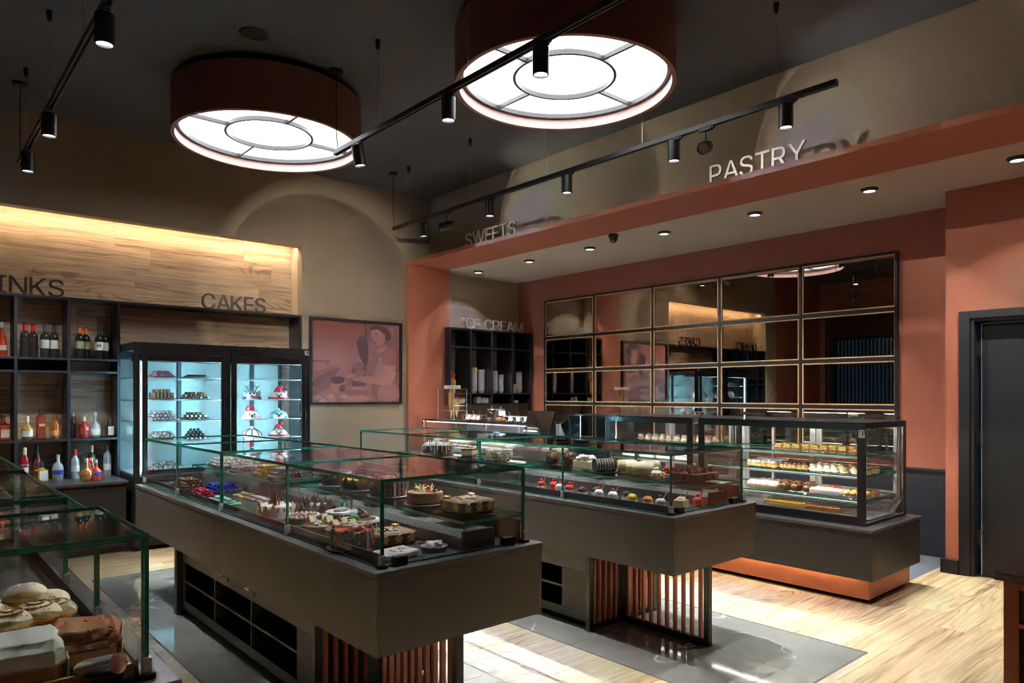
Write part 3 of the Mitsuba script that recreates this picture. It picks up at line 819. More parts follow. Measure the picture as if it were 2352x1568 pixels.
    for i in range(len(joints) - 1):
        ya, yb = joints[i] + .001, joints[i + 1] - .001
        tz = top_z if isinstance(top_z, float) else top_z[i]
        pane(k, 'x', xf, ya, yb, SZ + .003, tz - .006, name='front_pane')
        pane(k, 'x', xb_, ya, yb, SZ + .003, tz - .006, name='back_pane')
        xa, xc_ = sorted((xf, xb_))
        pane(k, 'z', tz, xa - .005, xc_ + .005, ya, yb, name='top_pane')
        for yy, do in ((ya + .005, (i, 0) in ends), (yb - .005, (i, 1) in ends)):
            if do:
                pane(k, 'y', yy, xa + .006, xc_ - .006, SZ + .003, tz - .006, name='end_pane')
        for yy in (ya, yb):
            for xx in (xf, xb_):
                part(k, 'clip', bx(xx - .010, xx + .010, yy - .010, yy + .010, SZ, SZ + .047, .001), 'mat_alu')
    for yy in (gy0, gy1):
        for xx in (xf, xb_):
            part(k, 'corner_foot', bx(xx - .017, xx + .017, yy - .017, yy + .017, SZ, SZ + .014, .002), 'mat_black')
    for yy in (gy0 + .004,):
        part(k, 'pane_holder', b(.13, .20, yy - .016, yy + .014, SZ, SZ + .036, .002), 'mat_black')
        part(k, 'pane_holder', b(.78, .86, yy - .014, yy + .014, SZ, SZ + .036, .002), 'mat_black')
    # inner glass shelf on glass legs
    for (ya, yb, t0, t1, z) in shelves:
        xa, xd = sorted((X(t0), X(t1)))
        pane(k, 'z', z, xa, xd, ya, yb, name='inner_shelf')
        for y in (ya + .006, yb - .006):
            pane(k, 'y', y, xa + .003, xd - .003, SZ + .004, z - .005, th=.006, name='shelf_leg')
    return k


J1 = [2.318, 3.165, 4.05, 4.864, 5.66]
SHZ = .914
isl1 = island(1.745, 2.258, 5.67, J1, 'long black display counter of cakes and chocolates, in the middle of the floor', 3.99, ((0, 0), (1, 1), (2, 0), (3, 1)),
              shelves=[(2.335, 3.93, .545, .95, SHZ), (4.16, 5.62, .45, .95, SHZ)], cubby=(3.19, 4.90))
isl2 = island(3.531, 2.243, 5.69, [2.303, 3.126, 3.968, 4.90, 5.683], 'black display counter on a slatted copper stand before the pastry fridge cases', 3.98, ((0, 0), (1, 1), (2, 0), (3, 1)),
              shelves=[(2.33, 3.92, .46, .95, SHZ), (4.0, 5.64, .30, .95, SHZ)], cubby=(3.19, 4.90))
isl3 = island(.079, 1.72, 5.10, [1.785, 2.308, 2.80, 3.86, 4.98], 'black bread display counter with glass boxes at the left picture edge', 3.30, ((0, 0), (0, 1), (1, 1), (3, 0), (3, 1)), grille=False,
              top_z=[1.124, 1.098, 1.098, 1.104], shelves=[(3.88, 4.90, .1, .9, .93)], cubby=(2.6, 4.3), front=1)
for i, (ya, yb, mats) in enumerate(((4.10, 4.345, ('mat_white', 'mat_red_glow')), (3.706, 3.955, ('mat_red_glow', 'mat_white')))):
    k = thing('control_panel', 'small control panel with digits on the side of the long display, %s of the two' % ('farther' if i == 0 else 'nearer'), 'control panel')
    xx = 1.44
    part(k, 'bezel', bx(xx - .006, xx, ya, yb, .376, .415, .001), 'mat_apron')
    part(k, 'recess', bx(xx - .0075, xx - .005, ya + .03, yb - .02, .392, .408), 'mat_black')
    for j in range(2):
        y = yb - .03 - j * .09
        part(k, 'display', bx(xx - .0085, xx - .0072, y - .06, y, .394, .406), mats[j])
plaque('tiny silver plate with a letter F at the far end of the long display', (1.3274, 5.655, .715), (0, -1, 0), (0, 0, 1), (-1, 0, 0), .035, .045)

# ------------------------------------------------------------------ pastry fridge cases
CX0, CX1 = 5.104, 5.85
CT = 1.252


def case_box(y0, y1, label, yband, bay=None, plq=True):
    k = thing('pastry_case', label, 'display fridge')
    bf = .052
    part(k, 'top', bx(CX0, CX1, y0, y1, CT - .008, CT, .002), 'mat_black_gloss')
    part(k, 'top_band', bx(CX0 - .002, CX0 + .012, y0, yband, CT - .05, CT - .008), 'mat_black_gloss')
    part(k, 'side_band', bx(CX0 + .012, CX1, y0, y0 + .012, CT - .045, CT - .008), 'mat_black_gloss')
    part(k, 'front_stile', bx(CX0 - .002, CX0 + .010, y0, y0 + bf, .524, CT - .05), 'mat_black_gloss')
    part(k, 'front_stile', bx(CX0 - .002, CX0 + .010, yband - bf, yband, .524, CT - .05), 'mat_black_gloss')
    part(k, 'front_sill', bx(CX0 - .002, CX0 + .012, y0, y1, .524, .582, .001), 'mat_black_gloss')
    part(k, 'rear_stile', bx(CX1 - .06, CX1, y0, y0 + .012, .524, CT - .008), 'mat_black')
    part(k, 'side_sill', bx(CX0, CX1, y0, y0 + .014, .524, .545), 'mat_black')
    pane(k, 'x', CX0 + .004, y0 + bf, yband - bf, .582, CT - .05, mat='glass_clear', edge='mat_black', name='front_glass')
    pane(k, 'y', y0 + .005, CX0 + .012, CX1 - .06, .545, CT - .045, mat='glass_clear', edge='mat_alu', name='side_glass')
    if bay:
        pane(k, 'x', CX0 + .004, yband, bay, .582, CT - .01, mat='glass_dark', edge='mat_tint_edge', name='tinted_glass')
        part(k, 'bay_trim', bx(CX0 - .002, CX0 + .008, yband - .006, yband + .002, .582, CT - .01), 'mat_alu')
        part(k, 'bay_wall', bx(CX0 + .03, CX1, yband + .01, yband + .03, .545, CT - .01), 'mat_black_gloss')
    pane(k, 'y', y1 - .005, CX0 + .012, CX1 - .06, .545, CT - .045, mat='glass_clear', edge='mat_alu', name='side_glass')
    # white rear doors
    n = 2
    yy = np.linspace(y0 + .03, y1 - .03, n + 1)
    for i in range(n):
        d = part(k, 'rear_door', onto(ring_frame(yy[i], yy[i + 1], .66, CT - .02, .045, .02), (CX1 - .05 - .02 * (i % 2), 0, 0), (0, 1, 0), (0, 0, 1), (1, 0, 0)), 'mat_steel_white')
        xx = CX1 - .04 - .02 * (i % 2)
        part(d, 'pane', trimesh.Trimesh([[xx, yy[i] + .04, .70], [xx, yy[i + 1] - .04, .70], [xx, yy[i + 1] - .04, CT - .06], [xx, yy[i] + .04, CT - .06]], [[0, 1, 2], [0, 2, 3]], process=False), 'glass')
    part(k, 'rear_wall', cat(bx(CX1 - .03, CX1, y0 + .012, y1 - .012, .545, .66), bx(CX1 - .09, CX1 - .03, y0 + .03, y1 - .03, .62, .64)), 'mat_steel_white')
    for y in (y0 + .03, y1 - .05, (y0 + y1) / 2 + .35):
        part(k, 'rack_post', bx(CX1 - .10, CX1 - .075, y, y + .02, .60, CT - .02), 'mat_steel_white')
    # deck with air slots
    for (xa, xb, za, zb2) in ((CX0 + .10, CX1 - .03, .560, .560), (CX1 - .20, CX1 - .03, .563, .66)):
        v = [[xa, y0 + .015, za], [xb, y0 + .015, zb2], [xb, y1 - .015, zb2], [xa, y1 - .015, za]]
        uv = np.array([[xa, y0], [xb, y0], [xb, y1], [xa, y1]])
        part(k, 'air_deck', trimesh.Trimesh(v, [[0, 1, 2], [0, 2, 3]], process=False), 'mat_deck_steel', uv=uv)
    # glass shelves with steel front rails and brackets
    for (z, xa) in ((1.005, 5.24), (.862, 5.20), (.69, 5.17)):
        pane(k, 'z', z, xa, CX1 - .10, y0 + .04, y1 - .04, th=.010, mat='glass_clear', name='glass_shelf')
        part(k, 'shelf_rail', bx(xa - .006, xa + .006, y0 + .03, y1 - .03, z - .022, z - .006, .002), 'mat_alu')
        for y in (y0 + .035, y1 - .04):
            part(k, 'shelf_bracket', cat(bx(xa, CX1 - .09, y, y + .006, z - .016, z - .006), tube([(CX1 - .22, y + .003, z - .012), (CX1 - .13, y + .003, z - .05), (CX1 - .095, y + .003, z - .10)], .005, 6)), 'mat_steel')
    part(k, 'light_strip', bx(CX0 + .016, CX0 + .026, y0 + .06, yband - .06, CT - .04, CT - .03), 'mat_led_warm', label='white light strip', **emit((95, 92, 78)))
    part(k, 'shelf_light', bx(5.20, 5.208, y0 + .06, yband - .06, .840, .846), 'mat_led_warm', label='white light strip under a shelf', **emit((60, 58, 48)))
    return k


case_box(2.072, 3.43, 'black framed pastry fridge case at the right end of the serving counter', 3.43)
case_box(3.49, 4.95, 'black framed pastry fridge case left of the corner one, with a tinted left bay', 4.46, bay=4.95)
plaque('silver plate with a black letter F on the front of the corner pastry case', (CX0 - .0025, 2.117, 1.145), (0, -1, 0), (0, 0, 1), (-1, 0, 0), .044, .055)
k = thing('case_counter', 'black counter base with a copper plinth under the pastry fridge cases', 'counter')
part(k, 'worktop', bx(4.99, 5.90, 1.978, 7.5, .502, .524, .002), 'mat_slate')
part(k, 'front_panel', bx(5.0, 5.02, 1.985, 7.49, .172, .50, .001), 'mat_black')
part(k, 'end_panel', bx(5.02, 5.88, 1.985, 2.003, .172, .50, .001), 'mat_black')
part(k, 'core', bx(5.12, 5.86, 2.08, 7.45, .17, .50), 'mat_black')
part(k, 'plinth', cat(bx(5.055, 5.075, 2.03, 7.4, .03, .20), bx(5.075, 5.80, 2.03, 2.05, .03, .20)), 'mat_copper', label='copper coloured lit plinth')
part(k, 'foot', bx(5.10, 5.78, 2.06, 7.4, 0, .03), 'mat_void')
part(k, 'light_strip', bx(5.026, 5.034, 2.10, 7.3, .196, .200), 'mat_led_warm', label='warm light strip', **emit((26, 18, 9)))

# ------------------------------------------------------------------ ice cream counter
k = thing('ice_cream_counter', 'ice cream counter with a lit glass top left of the pastry cases', 'counter')
M('plum', (.115, .062, .058), .5)
M('panel_gray', (.16, .17, .19), .3)
part(k, 'body', bx(5.07, 5.75, 4.96, 7.50, .524, .80), 'mat_black')
part(k, 'front_panel', bx(5.05, 5.07, 4.96, 5.735, .53, .865, .001), 'mat_plum')
part(k, 'front_panel', bx(5.05, 5.07, 5.74, 7.50, .53, .80, .001), 'mat_white_gloss')
part(k, 'deck', bx(5.07, 5.80, 4.96, 7.50, .80, .812), 'mat_white_gloss')
part(k, 'back_panel', bx(5.78, 5.80, 5.55, 7.50, .812, 1.12), 'mat_panel_gray')
pane(k, 'z', 1.128, 5.08, 5.60, 5.55, 7.52, mat='glass_clear', edge='mat_black', name='top_glass')
for y in (5.56, 6.25, 7.50):
    pane(k, 'y', y, 5.09, 5.60, .812, 1.122, mat='glass_clear', edge='mat_alu', name='divider_glass')
pane(k, 'x', 5.085, 5.56, 7.50, .86, 1.122, mat='glass_clear', edge='mat_alu', name='front_glass')
for y in (5.55, 6.25, 7.49):
    part(k, 'bolt', cyl((5.074, y + .015, 1.09), (5.084, y + .015, 1.09), .012, 12), 'mat_black')
part(k, 'light_strip', bx(5.10, 5.118, 5.60, 7.45, 1.104, 1.110), 'mat_led_cool', label='white light strip', **emit((20, 20, 19)))
k = thing('cup_shelf', 'black wall shelf with cubbies of paper cups on the taupe end wall', 'shelf')
CY0 = 7.49
ux = [5.50, 5.842, 6.215, 6.59, 6.945]
for x in ux:
    part(k, 'upright', bx(x - .012, x + .012, CY0, YI, 1.31, 2.335, .001), 'mat_black_satin')
for za, zb in ((2.315, 2.336), (2.072, 2.094), (1.452, 1.470), (1.305, 1.322)):
    for i in range(4):
        part(k, 'board', bx(ux[i] + .012, ux[i + 1] - .012, CY0, YI, za, zb, .001), 'mat_black_satin')
part(k, 'leg', bx(6.933, 6.957, CY0, CY0 + .05, 0, 1.31), 'mat_black_satin')
part(k, 'back', bx(5.5, 6.95, YI - .006, YI, 1.322, 1.452), 'mat_black')

# ------------------------------------------------------------------ right foreground counter
k = thing('till_counter', 'terracotta framed counter with a dark stone top cut by the right picture edge', 'counter')
RX0, RY1, RZ = 2.562, .658, .90
part(k, 'worktop', bx(RX0, RX0 + .9, -1.0, RY1, RZ - .024, RZ, .003), 'mat_slate')
part(k, 'post', bx(RX0 + .022, RX0 + .062, RY1 - .062, RY1 - .022, 0, RZ - .024, .001), 'mat_copper')
part(k, 'post', bx(RX0 + .84, RX0 + .88, RY1 - .062, RY1 - .022, 0, RZ - .024, .001), 'mat_copper')
part(k, 'rail', bx(RX0 + .026, RX0 + .05, -.95, RY1 - .062, RZ - .05, RZ - .024), 'mat_copper')
part(k, 'rail', bx(RX0 + .022, RX0 + .055, -.95, RY1 - .062, RZ - .165, RZ - .15, .001), 'mat_copper')
part(k, 'fascia', bx(RX0 + .034, RX0 + .05, -.95, RY1 - .062, RZ - .150, RZ - .05), 'mat_black')
part(k, 'side_panel', bx(RX0 + .04, RX0 + .055, -.95, RY1 - .062, .02, RZ - .165), 'mat_black')
part(k, 'end_panel', bx(RX0 + .062, RX0 + .84, RY1 - .05, RY1 - .035, .02, RZ - .05), 'mat_black')
plaque('silver plate with a black letter F on the right foreground counter', (RX0 + .034, RY1 - .077, RZ - .128), (0, -1, 0), (0, 0, 1), (-1, 0, 0), .07, .058)
# ------------------------------------------------------------------ goods: helpers
M('choc', (.055, .022, .011), .28)
M('choc_dark', (.018, .009, .007), .18)
M('choc_milk', (.155, .070, .034), .42)
M('mousse', (.24, .125, .070), .55)
M('biscuit', (.70, .49, .21), .6)
M('gold', (.62, .40, .10), .3, metallic=.4)
M('icing', (.80, .80, .78), .45)
M('coconut', proc(speckle_fn((.10, .055, .045), (.75, .74, .72), 260.0)), .7)
M('jelly_red', (.62, .035, .02), .12)
M('fruit_yellow', (.80, .50, .035), .25)
M('fruit_orange', (.72, .20, .03), .3)
M('leaf', (.03, .32, .09), .4)
M('fruit_green', (.42, .55, .10), .4)
M('pink', (.66, .22, .32), .4)
M('blue_foil', (.015, .03, .34), .25)
M('red_foil', (.42, .012, .05), .25)
M('mint', (.20, .42, .34), .2)
M('foil_grey', (.36, .31, .30), .35)
M('foil_rose', (.42, .29, .30), .3)
M('bread', proc(lambda p, n, uv: mix((.72, .52, .22), (.80, .66, .36), fbm(p.x * 30, p.y * 30, p.z * 30, 3))), .55)
M('bread_pale', (.78, .66, .40), .6)
M('crust', (.52, .26, .085), .5)
M('crust_dark', (.27, .12, .04), .45)
M('frost_mint', (.66, .72, .60), .4)
M('choc_glaze', (.105, .036, .018), .13)
M('paper', (.46, .36, .22), .7)
M('plate', (.62, .62, .62), .2)
M('tray_black', (.014, .014, .016), .25)
M('sky_blue', (.14, .40, .48), .45)
M('fur_grey', (.16, .13, .12), .6)
M('waffle', (.66, .36, .12), .55)
M('poppy', (.03, .025, .03), .6)
scene_cache = {}


def place(name, label, cat_, parts, x, y, z, rz=0.0, s=1.0, group=None):
    """a thing of its own from a list of (part name, ply dict or mesh, material, smooth); ply dicts are shared by all copies"""
    k = thing(name, label, cat_, group)
    A = trimesh.transformations.rotation_matrix(rz, [0, 0, 1])
    A[:3, :3] *= s
    A[:3, 3] = [x, y, z]
    W = mi.ScalarTransform4f(A)
    lone = len(parts) == 1
    for pn, m, mat, sm in parts:
        key = (id(m), mat)
        if key not in scene_cache:
            scene_cache[key] = (shape(m, mat, sm), m)
        d = {**scene_cache[key][0], 'to_world': W}
        scene[k if lone else uniq(k + '__' + pn)] = d
    return k


def disc(r, h, bev=.006, n=32):
    return lathe([[0, 0], [r - bev * .3, 0], [r, bev * .3], [r, h - bev], [r - bev * .35, h - bev * .3], [r - bev, h], [0, h]], n)


def star(r, h, n=6):
    pts = [(r * (1 if i % 2 == 0 else .52) * math.cos(PI * i / n), r * (1 if i % 2 == 0 else .52) * math.sin(PI * i / n)) for i in range(2 * n)]
    return extr(Polygon(pts).buffer(-.001).buffer(.001, 2), h)


def drips(r, h, n, w, seed, over=.006):
    rr = random.Random(seed)
    ms = [lathe([[r * .82, h - .001], [r + .002, h - .002], [r + .0035, h - .007], [r + .001, h + .003], [r * .84, h + .003]], 36)]
    for i in range(n):
        a = 2 * PI * (i + rr.uniform(-.25, .25)) / n
        L = h * rr.uniform(.25, .8)
        c = np.array([math.cos(a) * (r + .001), math.sin(a) * (r + .001)])
        ms.append(cyl((c[0], c[1], h), (c[0], c[1], h - L), w, 6))
        b = ell(w * 1.3, w * 1.3, w * 1.6, 1)
        b.apply_translation([c[0], c[1], h - L])
        ms.append(b)
    return cat(ms)


def scatter(mesh_fn, n, r, z, seed, zr=0.0):
    rr = random.Random(seed)
    ms = []
    for i in range(n):
        a, d = rr.uniform(0, 2 * PI), r * math.sqrt(rr.uniform(0, 1))
        m = mesh_fn(rr)
        m = rot(m, rr.uniform(0, 2 * PI), [0, 0, 1])
        m.apply_translation([d * math.cos(a), d * math.sin(a), z + rr.uniform(0, zr)])
        ms.append(m)
    return cat(ms)


def shard(rr, L=.035, w=.012, t=.003, tilt=.5):
    m = extr(Polygon([(-w / 2, 0), (w / 2, 0), (w * .3, L), (0, L * 1.15)]), t)
    m.apply_translation([0, 0, -t / 2])
    m = rot(m, PI / 2 - rr.uniform(-tilt, tilt), [1, 0, 0])
    return rot(m, rr.uniform(-.4, .4), [0, 1, 0])


def crown(r, h, n, seed, H=.05):
    rr = random.Random(seed)
    ms = []
    for i in range(n):
        a = 2 * PI * i / n
        w = 2 * PI * r / n * 1.15
        hh = H * rr.uniform(.75, 1.2)
        m = extr(Polygon([(-w / 2, 0), (w / 2, 0), (w * .42, hh * .5), (0, hh), (-w * .42, hh * .5)]), .0035)
        m = rot(m, PI / 2, [1, 0, 0])
        m = rot(m, a + PI / 2, [0, 0, 1])
        m.apply_translation([r * math.cos(a), r * math.sin(a), 0])
        ms.append(m)
    return cat(ms)


def tree_mesh(s=1.0):
    return lathe([[0, .05 * s], [.004 * s, .047 * s], [.010 * s, .036 * s], [.007 * s, .036 * s], [.015 * s, .022 * s], [.010 * s, .022 * s], [.019 * s, .004 * s], [0, .003 * s]], 14)


# ------------------------------------------------------------------ cakes of the long display
FZ = SZ + .0045
SH = SHZ + .0055


def star_cake(name, label, x, y, z, rz, seed, w=.20, d=.17, h=.058):
    rr = random.Random(seed)
    body = lumpy(bx(-w / 2, w / 2, -d / 2, d / 2, .003, h, .008).subdivide().subdivide(), .0012, 40, seed)
    stars = []
    for i in range(3):
        u = -w / 2 + w * (i + .5) / 3
        for sy in (-1, 1):
            m = star(.025, .006)
            m = rot(m, PI / 2, [1, 0, 0])
            m.apply_translation([u, sy * (d / 2 + .001) + (.006 if sy > 0 else 0), .034])
            stars.append(m)
    for i in range(2):
        v = -d / 2 + d * (i + .5) / 2
        for sx in (-1, 1):
            m = star(.025, .006)
            m = rot(rot(m, PI / 2, [1, 0, 0]), PI / 2, [0, 0, 1])
            m.apply_translation([sx * (w / 2 + .001) - (.006 if sx > 0 else 0), v, .034])
            stars.append(m)
    for q in ((-w * .36, d * .36), (w * .38, d * .36), (0, 0), (-w * .2, -d * .1)):
        m = rot(star(.021, .005), rr.uniform(-.5, .5), [1, 0, 0])
        m.apply_translation([q[0], q[1], h + .004])
        stars.append(m)
    parts = [('board', bx(-w / 2 - .012, w / 2 + .012, -d / 2 - .012, d / 2 + .012, 0, .003), 'mat_choc_dark', False), ('body', body, 'mat_choc_milk', 30)]
    k = place(name, label, 'cake', parts, x, y, z, rz)
    for m in stars:
        m = move(m, x, y, z) if not rz else move(rot(m, rz, [0, 0, 1]), x, y, z)
        part(k, 'star_biscuit', m, 'mat_biscuit')
    nut = scatter(lambda r_: ell(.011, .009, .006, 1), 5, .045, h + .003, seed + 1)
    part(k, 'decoration', move(rot(nut, rz, [0, 0, 1]), x, y, z), 'mat_icing', smooth=True)
    cb = cat([rot(bx(-.03, .03, -.005, .005, h, h + .007, .001), a, [0, 0, 1]).apply_translation([.02, .02, 0]) for a in (.4, 1.2)])
    part(k, 'chocolate_stick', move(rot(cb, rz, [0, 0, 1]), x, y, z), 'mat_choc')
    return k


def coconut_cake(name, label, x, y, z, seed, r=.088, h=.07):
    fing = cat([move(bx(-.011, .011, -.006, .006, 0, h * random.Random(seed * 31 + i).uniform(1.02, 1.25), .004), 0, 0, 0).apply_transform(trimesh.transformations.rotation_matrix(2 * PI * i / 24 + PI / 2, [0, 0, 1])).apply_translation([r * math.cos(2 * PI * i / 24), r * math.sin(2 * PI * i / 24), .003]) for i in range(24)])
    wig = scatter(lambda r_: rot(lumpy(ell(.034, .009, .008, 2), .002, 60, 3), r_.uniform(-.3, .3), [0, 1, 0]), 6, r * .55, h + .012, seed, .012)
    k = place(name, label, 'cake', [
        ('board', disc(r + .02, .003, .001), 'mat_plate', 30), ('body', disc(r - .004, h), 'mat_choc', 30), ('coconut_finger', fing, 'mat_coconut', False),
        ('red_glaze', lathe([[0, h + .004], [r * .8, h + .003], [r * .93, h]], 28), 'mat_jelly_red', True), ('biscuit', wig, 'mat_bread_pale', True),
        ('sugar', scatter(lambda r_: ell(.018, .008, .005, 1), 5, r * .55, h + .022, seed + 4, .01), 'mat_icing', True)], x, y, z)
    return k


def drip_cake(name, label, x, y, z, seed, r=.085, h=.055, body='mat_choc', drip='mat_icing', top=(), w=.0026, n=17, plate=True):
    parts = [('board', disc(r + .018, .004, .001), 'mat_plate' if plate else 'mat_tray_black', 30), ('body', move(disc(r, h), z=.004), body, 30), ('icing_drip', move(drips(r, h, n, w, seed), z=.004), drip, 30)]
    return place(name, label, 'cake', parts + list(top), x, y, z)


star_cake('square_cake', 'square chocolate cake edged with star biscuits, low in the well of the long display', 1.625, 2.675, FZ, 0, 3)
star_cake('square_cake', 'square chocolate cake edged with star biscuits, raised on the inner glass shelf', 1.95, 2.53, SH, 0, 5, .19, .17, .062)
coconut_cake('round_cake', 'red glazed coconut finger cake low in the well, beside the near glass corner post', 1.475, 2.715, FZ, 2)
coconut_cake('round_cake', 'red glazed coconut finger cake on the inner glass shelf between yellow and brown cakes', 1.965, 3.22, SH, 7, .095, .072)
k = place('white_cake', 'flat white frosted cake in the near corner of the long display well', 'cake', [
    ('board', bx(-.085, .085, -.06, .06, 0, .003), 'mat_tray_black', False), ('body', lumpy(bx(-.08, .08, -.055, .055, .003, .030, .008).subdivide().subdivide(), .003, 30, 4), 'mat_icing', True),
    ('yellow_drop', scatter(lambda r_: ell(.008, .006, .004, 1), 5, .04, .031, 5), 'mat_fruit_yellow', True)], 1.51, 2.425, FZ, .1)
k = place('small_tart', 'small dark tart with white and grey topping by the near pane of the long display', 'tart', [
    ('crust', lathe([[0, 0], [.05, 0], [.058, .02], [.053, .022], [.045, .016], [0, .016]], 28), 'mat_coconut', 30), ('cream', lumpy(ell(.035, .032, .020, 3), .006, 60, 9).apply_translation([-.01, 0, .02]), 'mat_icing', True),
    ('crumble', scatter(lambda r_: lumpy(ell(.014, .012, .009, 1), .002, 90, 2), 7, .035, .024, 6, .008), 'mat_foil_grey', True)], 1.70, 2.43, FZ)
drip_cake('round_cake', 'chocolate cake with white drips and green icing leaves in the long display well', 1.66, 2.985, FZ, 11, .092, .055, top=[
    ('icing_top', lathe([[0, .0625], [.088, .0615]], 30), 'mat_choc_dark', True), ('green_leaf', scatter(lambda r_: rot(lumpy(ell(.024, .011, .012, 2), .004, 70, 1), r_.uniform(-.5, .5), [0, 1, 0]), 5, .03, .068, 8, .008).apply_translation([-.03, -.01, 0]), 'mat_leaf', True),
    ('chocolate_curl', cat([rot(cyl((-.025, 0, .07), (.025, 0, .075 + .01 * i), .007, 10), .8 * i, [0, 0, 1]).apply_translation([.035, .02, 0]) for i in range(4)]), 'mat_choc_milk', True)])
drip_cake('round_cake', 'chocolate cake with white drips and a green icing tree in the long display well', 1.705, 3.25, FZ, 12, .078, .055, top=[
    ('icing_top', lathe([[0, .0625], [.074, .0615]], 30), 'mat_icing', True), ('icing_tree', tree_mesh(.9).apply_translation([.01, .0, .075]), 'mat_leaf', 40),
    ('log', lumpy(ell(.04, .014, .014, 2), .002, 50, 3).apply_translation([-.01, -.01, .07]), 'mat_foil_grey', True), ('chocolate_shard', scatter(lambda r_: shard(r_, .05, .012), 4, .02, .062, 3).apply_translation([.05, .02, 0]), 'mat_choc', False)])
for i, (x, y) in enumerate(((1.495, 3.06), (1.525, 2.895))):
    roof = []
    for t, (u, v) in enumerate(((-.03, .02), (.03, -.03), (.04, .035))):
        for s_ in (-1, 1):
            m = bx(-.018, .018, 0, .034, 0, .004, .001)
            m = rot(m, s_ * .85 + (PI if s_ > 0 else 0), [1, 0, 0])
            m.apply_translation([u, v, .086])
            roof.append(m)
    place('round_cake', ('glazed chocolate cake with biscuit roofs, the %s of the pair in the well' % ('farther', 'nearer')[i]), 'cake', [
        ('board', disc(.092, .003, .001), 'mat_plate', 30), ('body', disc(.082, .05, .012), 'mat_choc_milk', 30), ('biscuit_roof', cat(roof), 'mat_biscuit', False),
        ('cream_puff', scatter(lambda r_: lumpy(ell(.013, .013, .010, 1), .002, 60, 2), 6, .055, .054, 3 + i), 'mat_icing', True)], x, y, FZ, .3 * i)
place('round_cake', 'low chocolate cake with white piped rim and pink yellow sprinkles in the well', 'cake', [
    ('board', disc(.095, .003, .001), 'mat_plate', 30), ('body', disc(.085, .036, .008), 'mat_choc', 30),
    ('piped_rim', cat([ell(.010, .010, .009, 1).apply_translation([.078 * math.cos(a), .078 * math.sin(a), .038]) for a in np.linspace(0, 2 * PI, 22)[:-1]]), 'mat_icing', True),
    ('sprinkle', scatter(lambda r_: ell(.007, .006, .005, 1), 9, .05, .04, 4), 'mat_pink', True), ('yellow_sprinkle', scatter(lambda r_: ell(.007, .006, .005, 1), 7, .05, .041, 14), 'mat_fruit_yellow', True)], 1.56, 3.385, FZ)
place('round_cake', 'dark chocolate cake ringed with tall chocolate shards in the long display well', 'cake', [
    ('board', disc(.10, .003, .001), 'mat_plate', 30), ('body', disc(.085, .055, .008), 'mat_choc', 30), ('shard_ring', crown(.09, 0, 16, 3, .095), 'mat_choc_dark', False),
    ('icing', lumpy(ell(.05, .045, .012, 2), .004, 40, 3).apply_translation([0, 0, .06]), 'mat_frost_mint', True), ('nut', scatter(lambda r_: ell(.008, .007, .006, 1), 8, .06, .062, 2), 'mat_cream', True),
    ('shard', scatter(lambda r_: shard(r_, .05, .02), 7, .05, .06, 9), 'mat_choc', False)], 1.69, 3.53, FZ)
place('round_cake', 'white frosted chocolate cake with pointed white and dark shards in the well', 'cake', [
    ('board', disc(.10, .003, .001), 'mat_plate', 30), ('body', disc(.088, .05, .008), 'mat_choc', 30), ('cream', lumpy(disc(.080, .022, .01).subdivide(), .006, 40, 8).apply_translation([0, 0, .045]), 'mat_icing', True),
    ('white_shard', crown(.092, 0, 15, 5, .07), 'mat_cream', False), ('dark_shard', scatter(lambda r_: shard(r_, .06, .02), 9, .06, .06, 19), 'mat_choc_dark', False)], 1.535, 3.66, FZ)
drip_cake('round_cake', 'dark chocolate cake with thin white drips on a plate on the inner shelf', 1.96, 3.80, SH, 21, .085, .07, body='mat_choc_dark', w=.0022, n=18)
place('round_cake', 'yellow topped cake ringed with dark chocolate fins on the inner glass shelf', 'cake', [
    ('board', disc(.105, .003, .001), 'mat_plate', 30), ('body', disc(.086, .06, .006), 'mat_choc', 30), ('yellow_glaze', lathe([[0, .066], [.075, .064], [.087, .058], [.087, .052]], 30), 'mat_fruit_yellow', True),
    ('chocolate_fin', crown(.092, 0, 13, 6, .078), 'mat_choc_dark', False), ('topping', scatter(lambda r_: lumpy(ell(.016, .012, .010, 1), .003, 60, 1), 4, .04, .068, 4), 'mat_crust', True)], 1.965, 3.545, SH)
place('round_cake', 'smooth light brown mousse cake topped with fruit and chocolate on the inner shelf', 'cake', [
    ('board', disc(.102, .003, .001), 'mat_plate', 30), ('body', disc(.088, .06, .008), 'mat_mousse', 30), ('base_crumb', lathe([[.086, .003], [.0895, .004], [.0895, .012], [.086, .013]], 30), 'mat_choc_dark', True),
    ('fruit_yellow', scatter(lambda r_: lumpy(ell(.014, .010, .008, 1), .002, 60, 1), 7, .06, .064, 4, .008), 'mat_fruit_yellow', True), ('fruit_green', scatter(lambda r_: ell(.014, .006, .009, 1), 7, .06, .066, 14, .008), 'mat_fruit_green', True),
    ('fruit_red', scatter(lambda r_: ell(.009, .009, .009, 1), 4, .05, .070, 24, .01), 'mat_red', True), ('chocolate_disc', rot(cyl((0, 0, 0), (0, 0, .003), .024, 20), 1.2, [1, 0, 0]).apply_translation([.03, -.05, .07]), 'mat_choc', 30),
    ('white_curl', scatter(lambda r_: shard(r_, .03, .01, .003, 1.2), 8, .06, .064, 34), 'mat_icing', False)], 1.95, 2.865, SH)

# ------------------------------------------------------------------ chocolates of the long display
rr = random.Random(5)
ROLL_A = cat(cyl((0, -.048, 0), (0, .048, 0), .0125, 12), lathe([[.0125, 0], [.0105, .002], [.004, .0025], [0, 0]], 12).apply_transform(trimesh.transformations.rotation_matrix(PI / 2, [1, 0, 0])).apply_translation([0, -.048, 0]))
ROLL_P = {m: [('roll', ROLL_A, m, 40)] for m in ('mat_gold', 'mat_foil_grey', 'mat_foil_rose', 'mat_icing', 'mat_choc')}


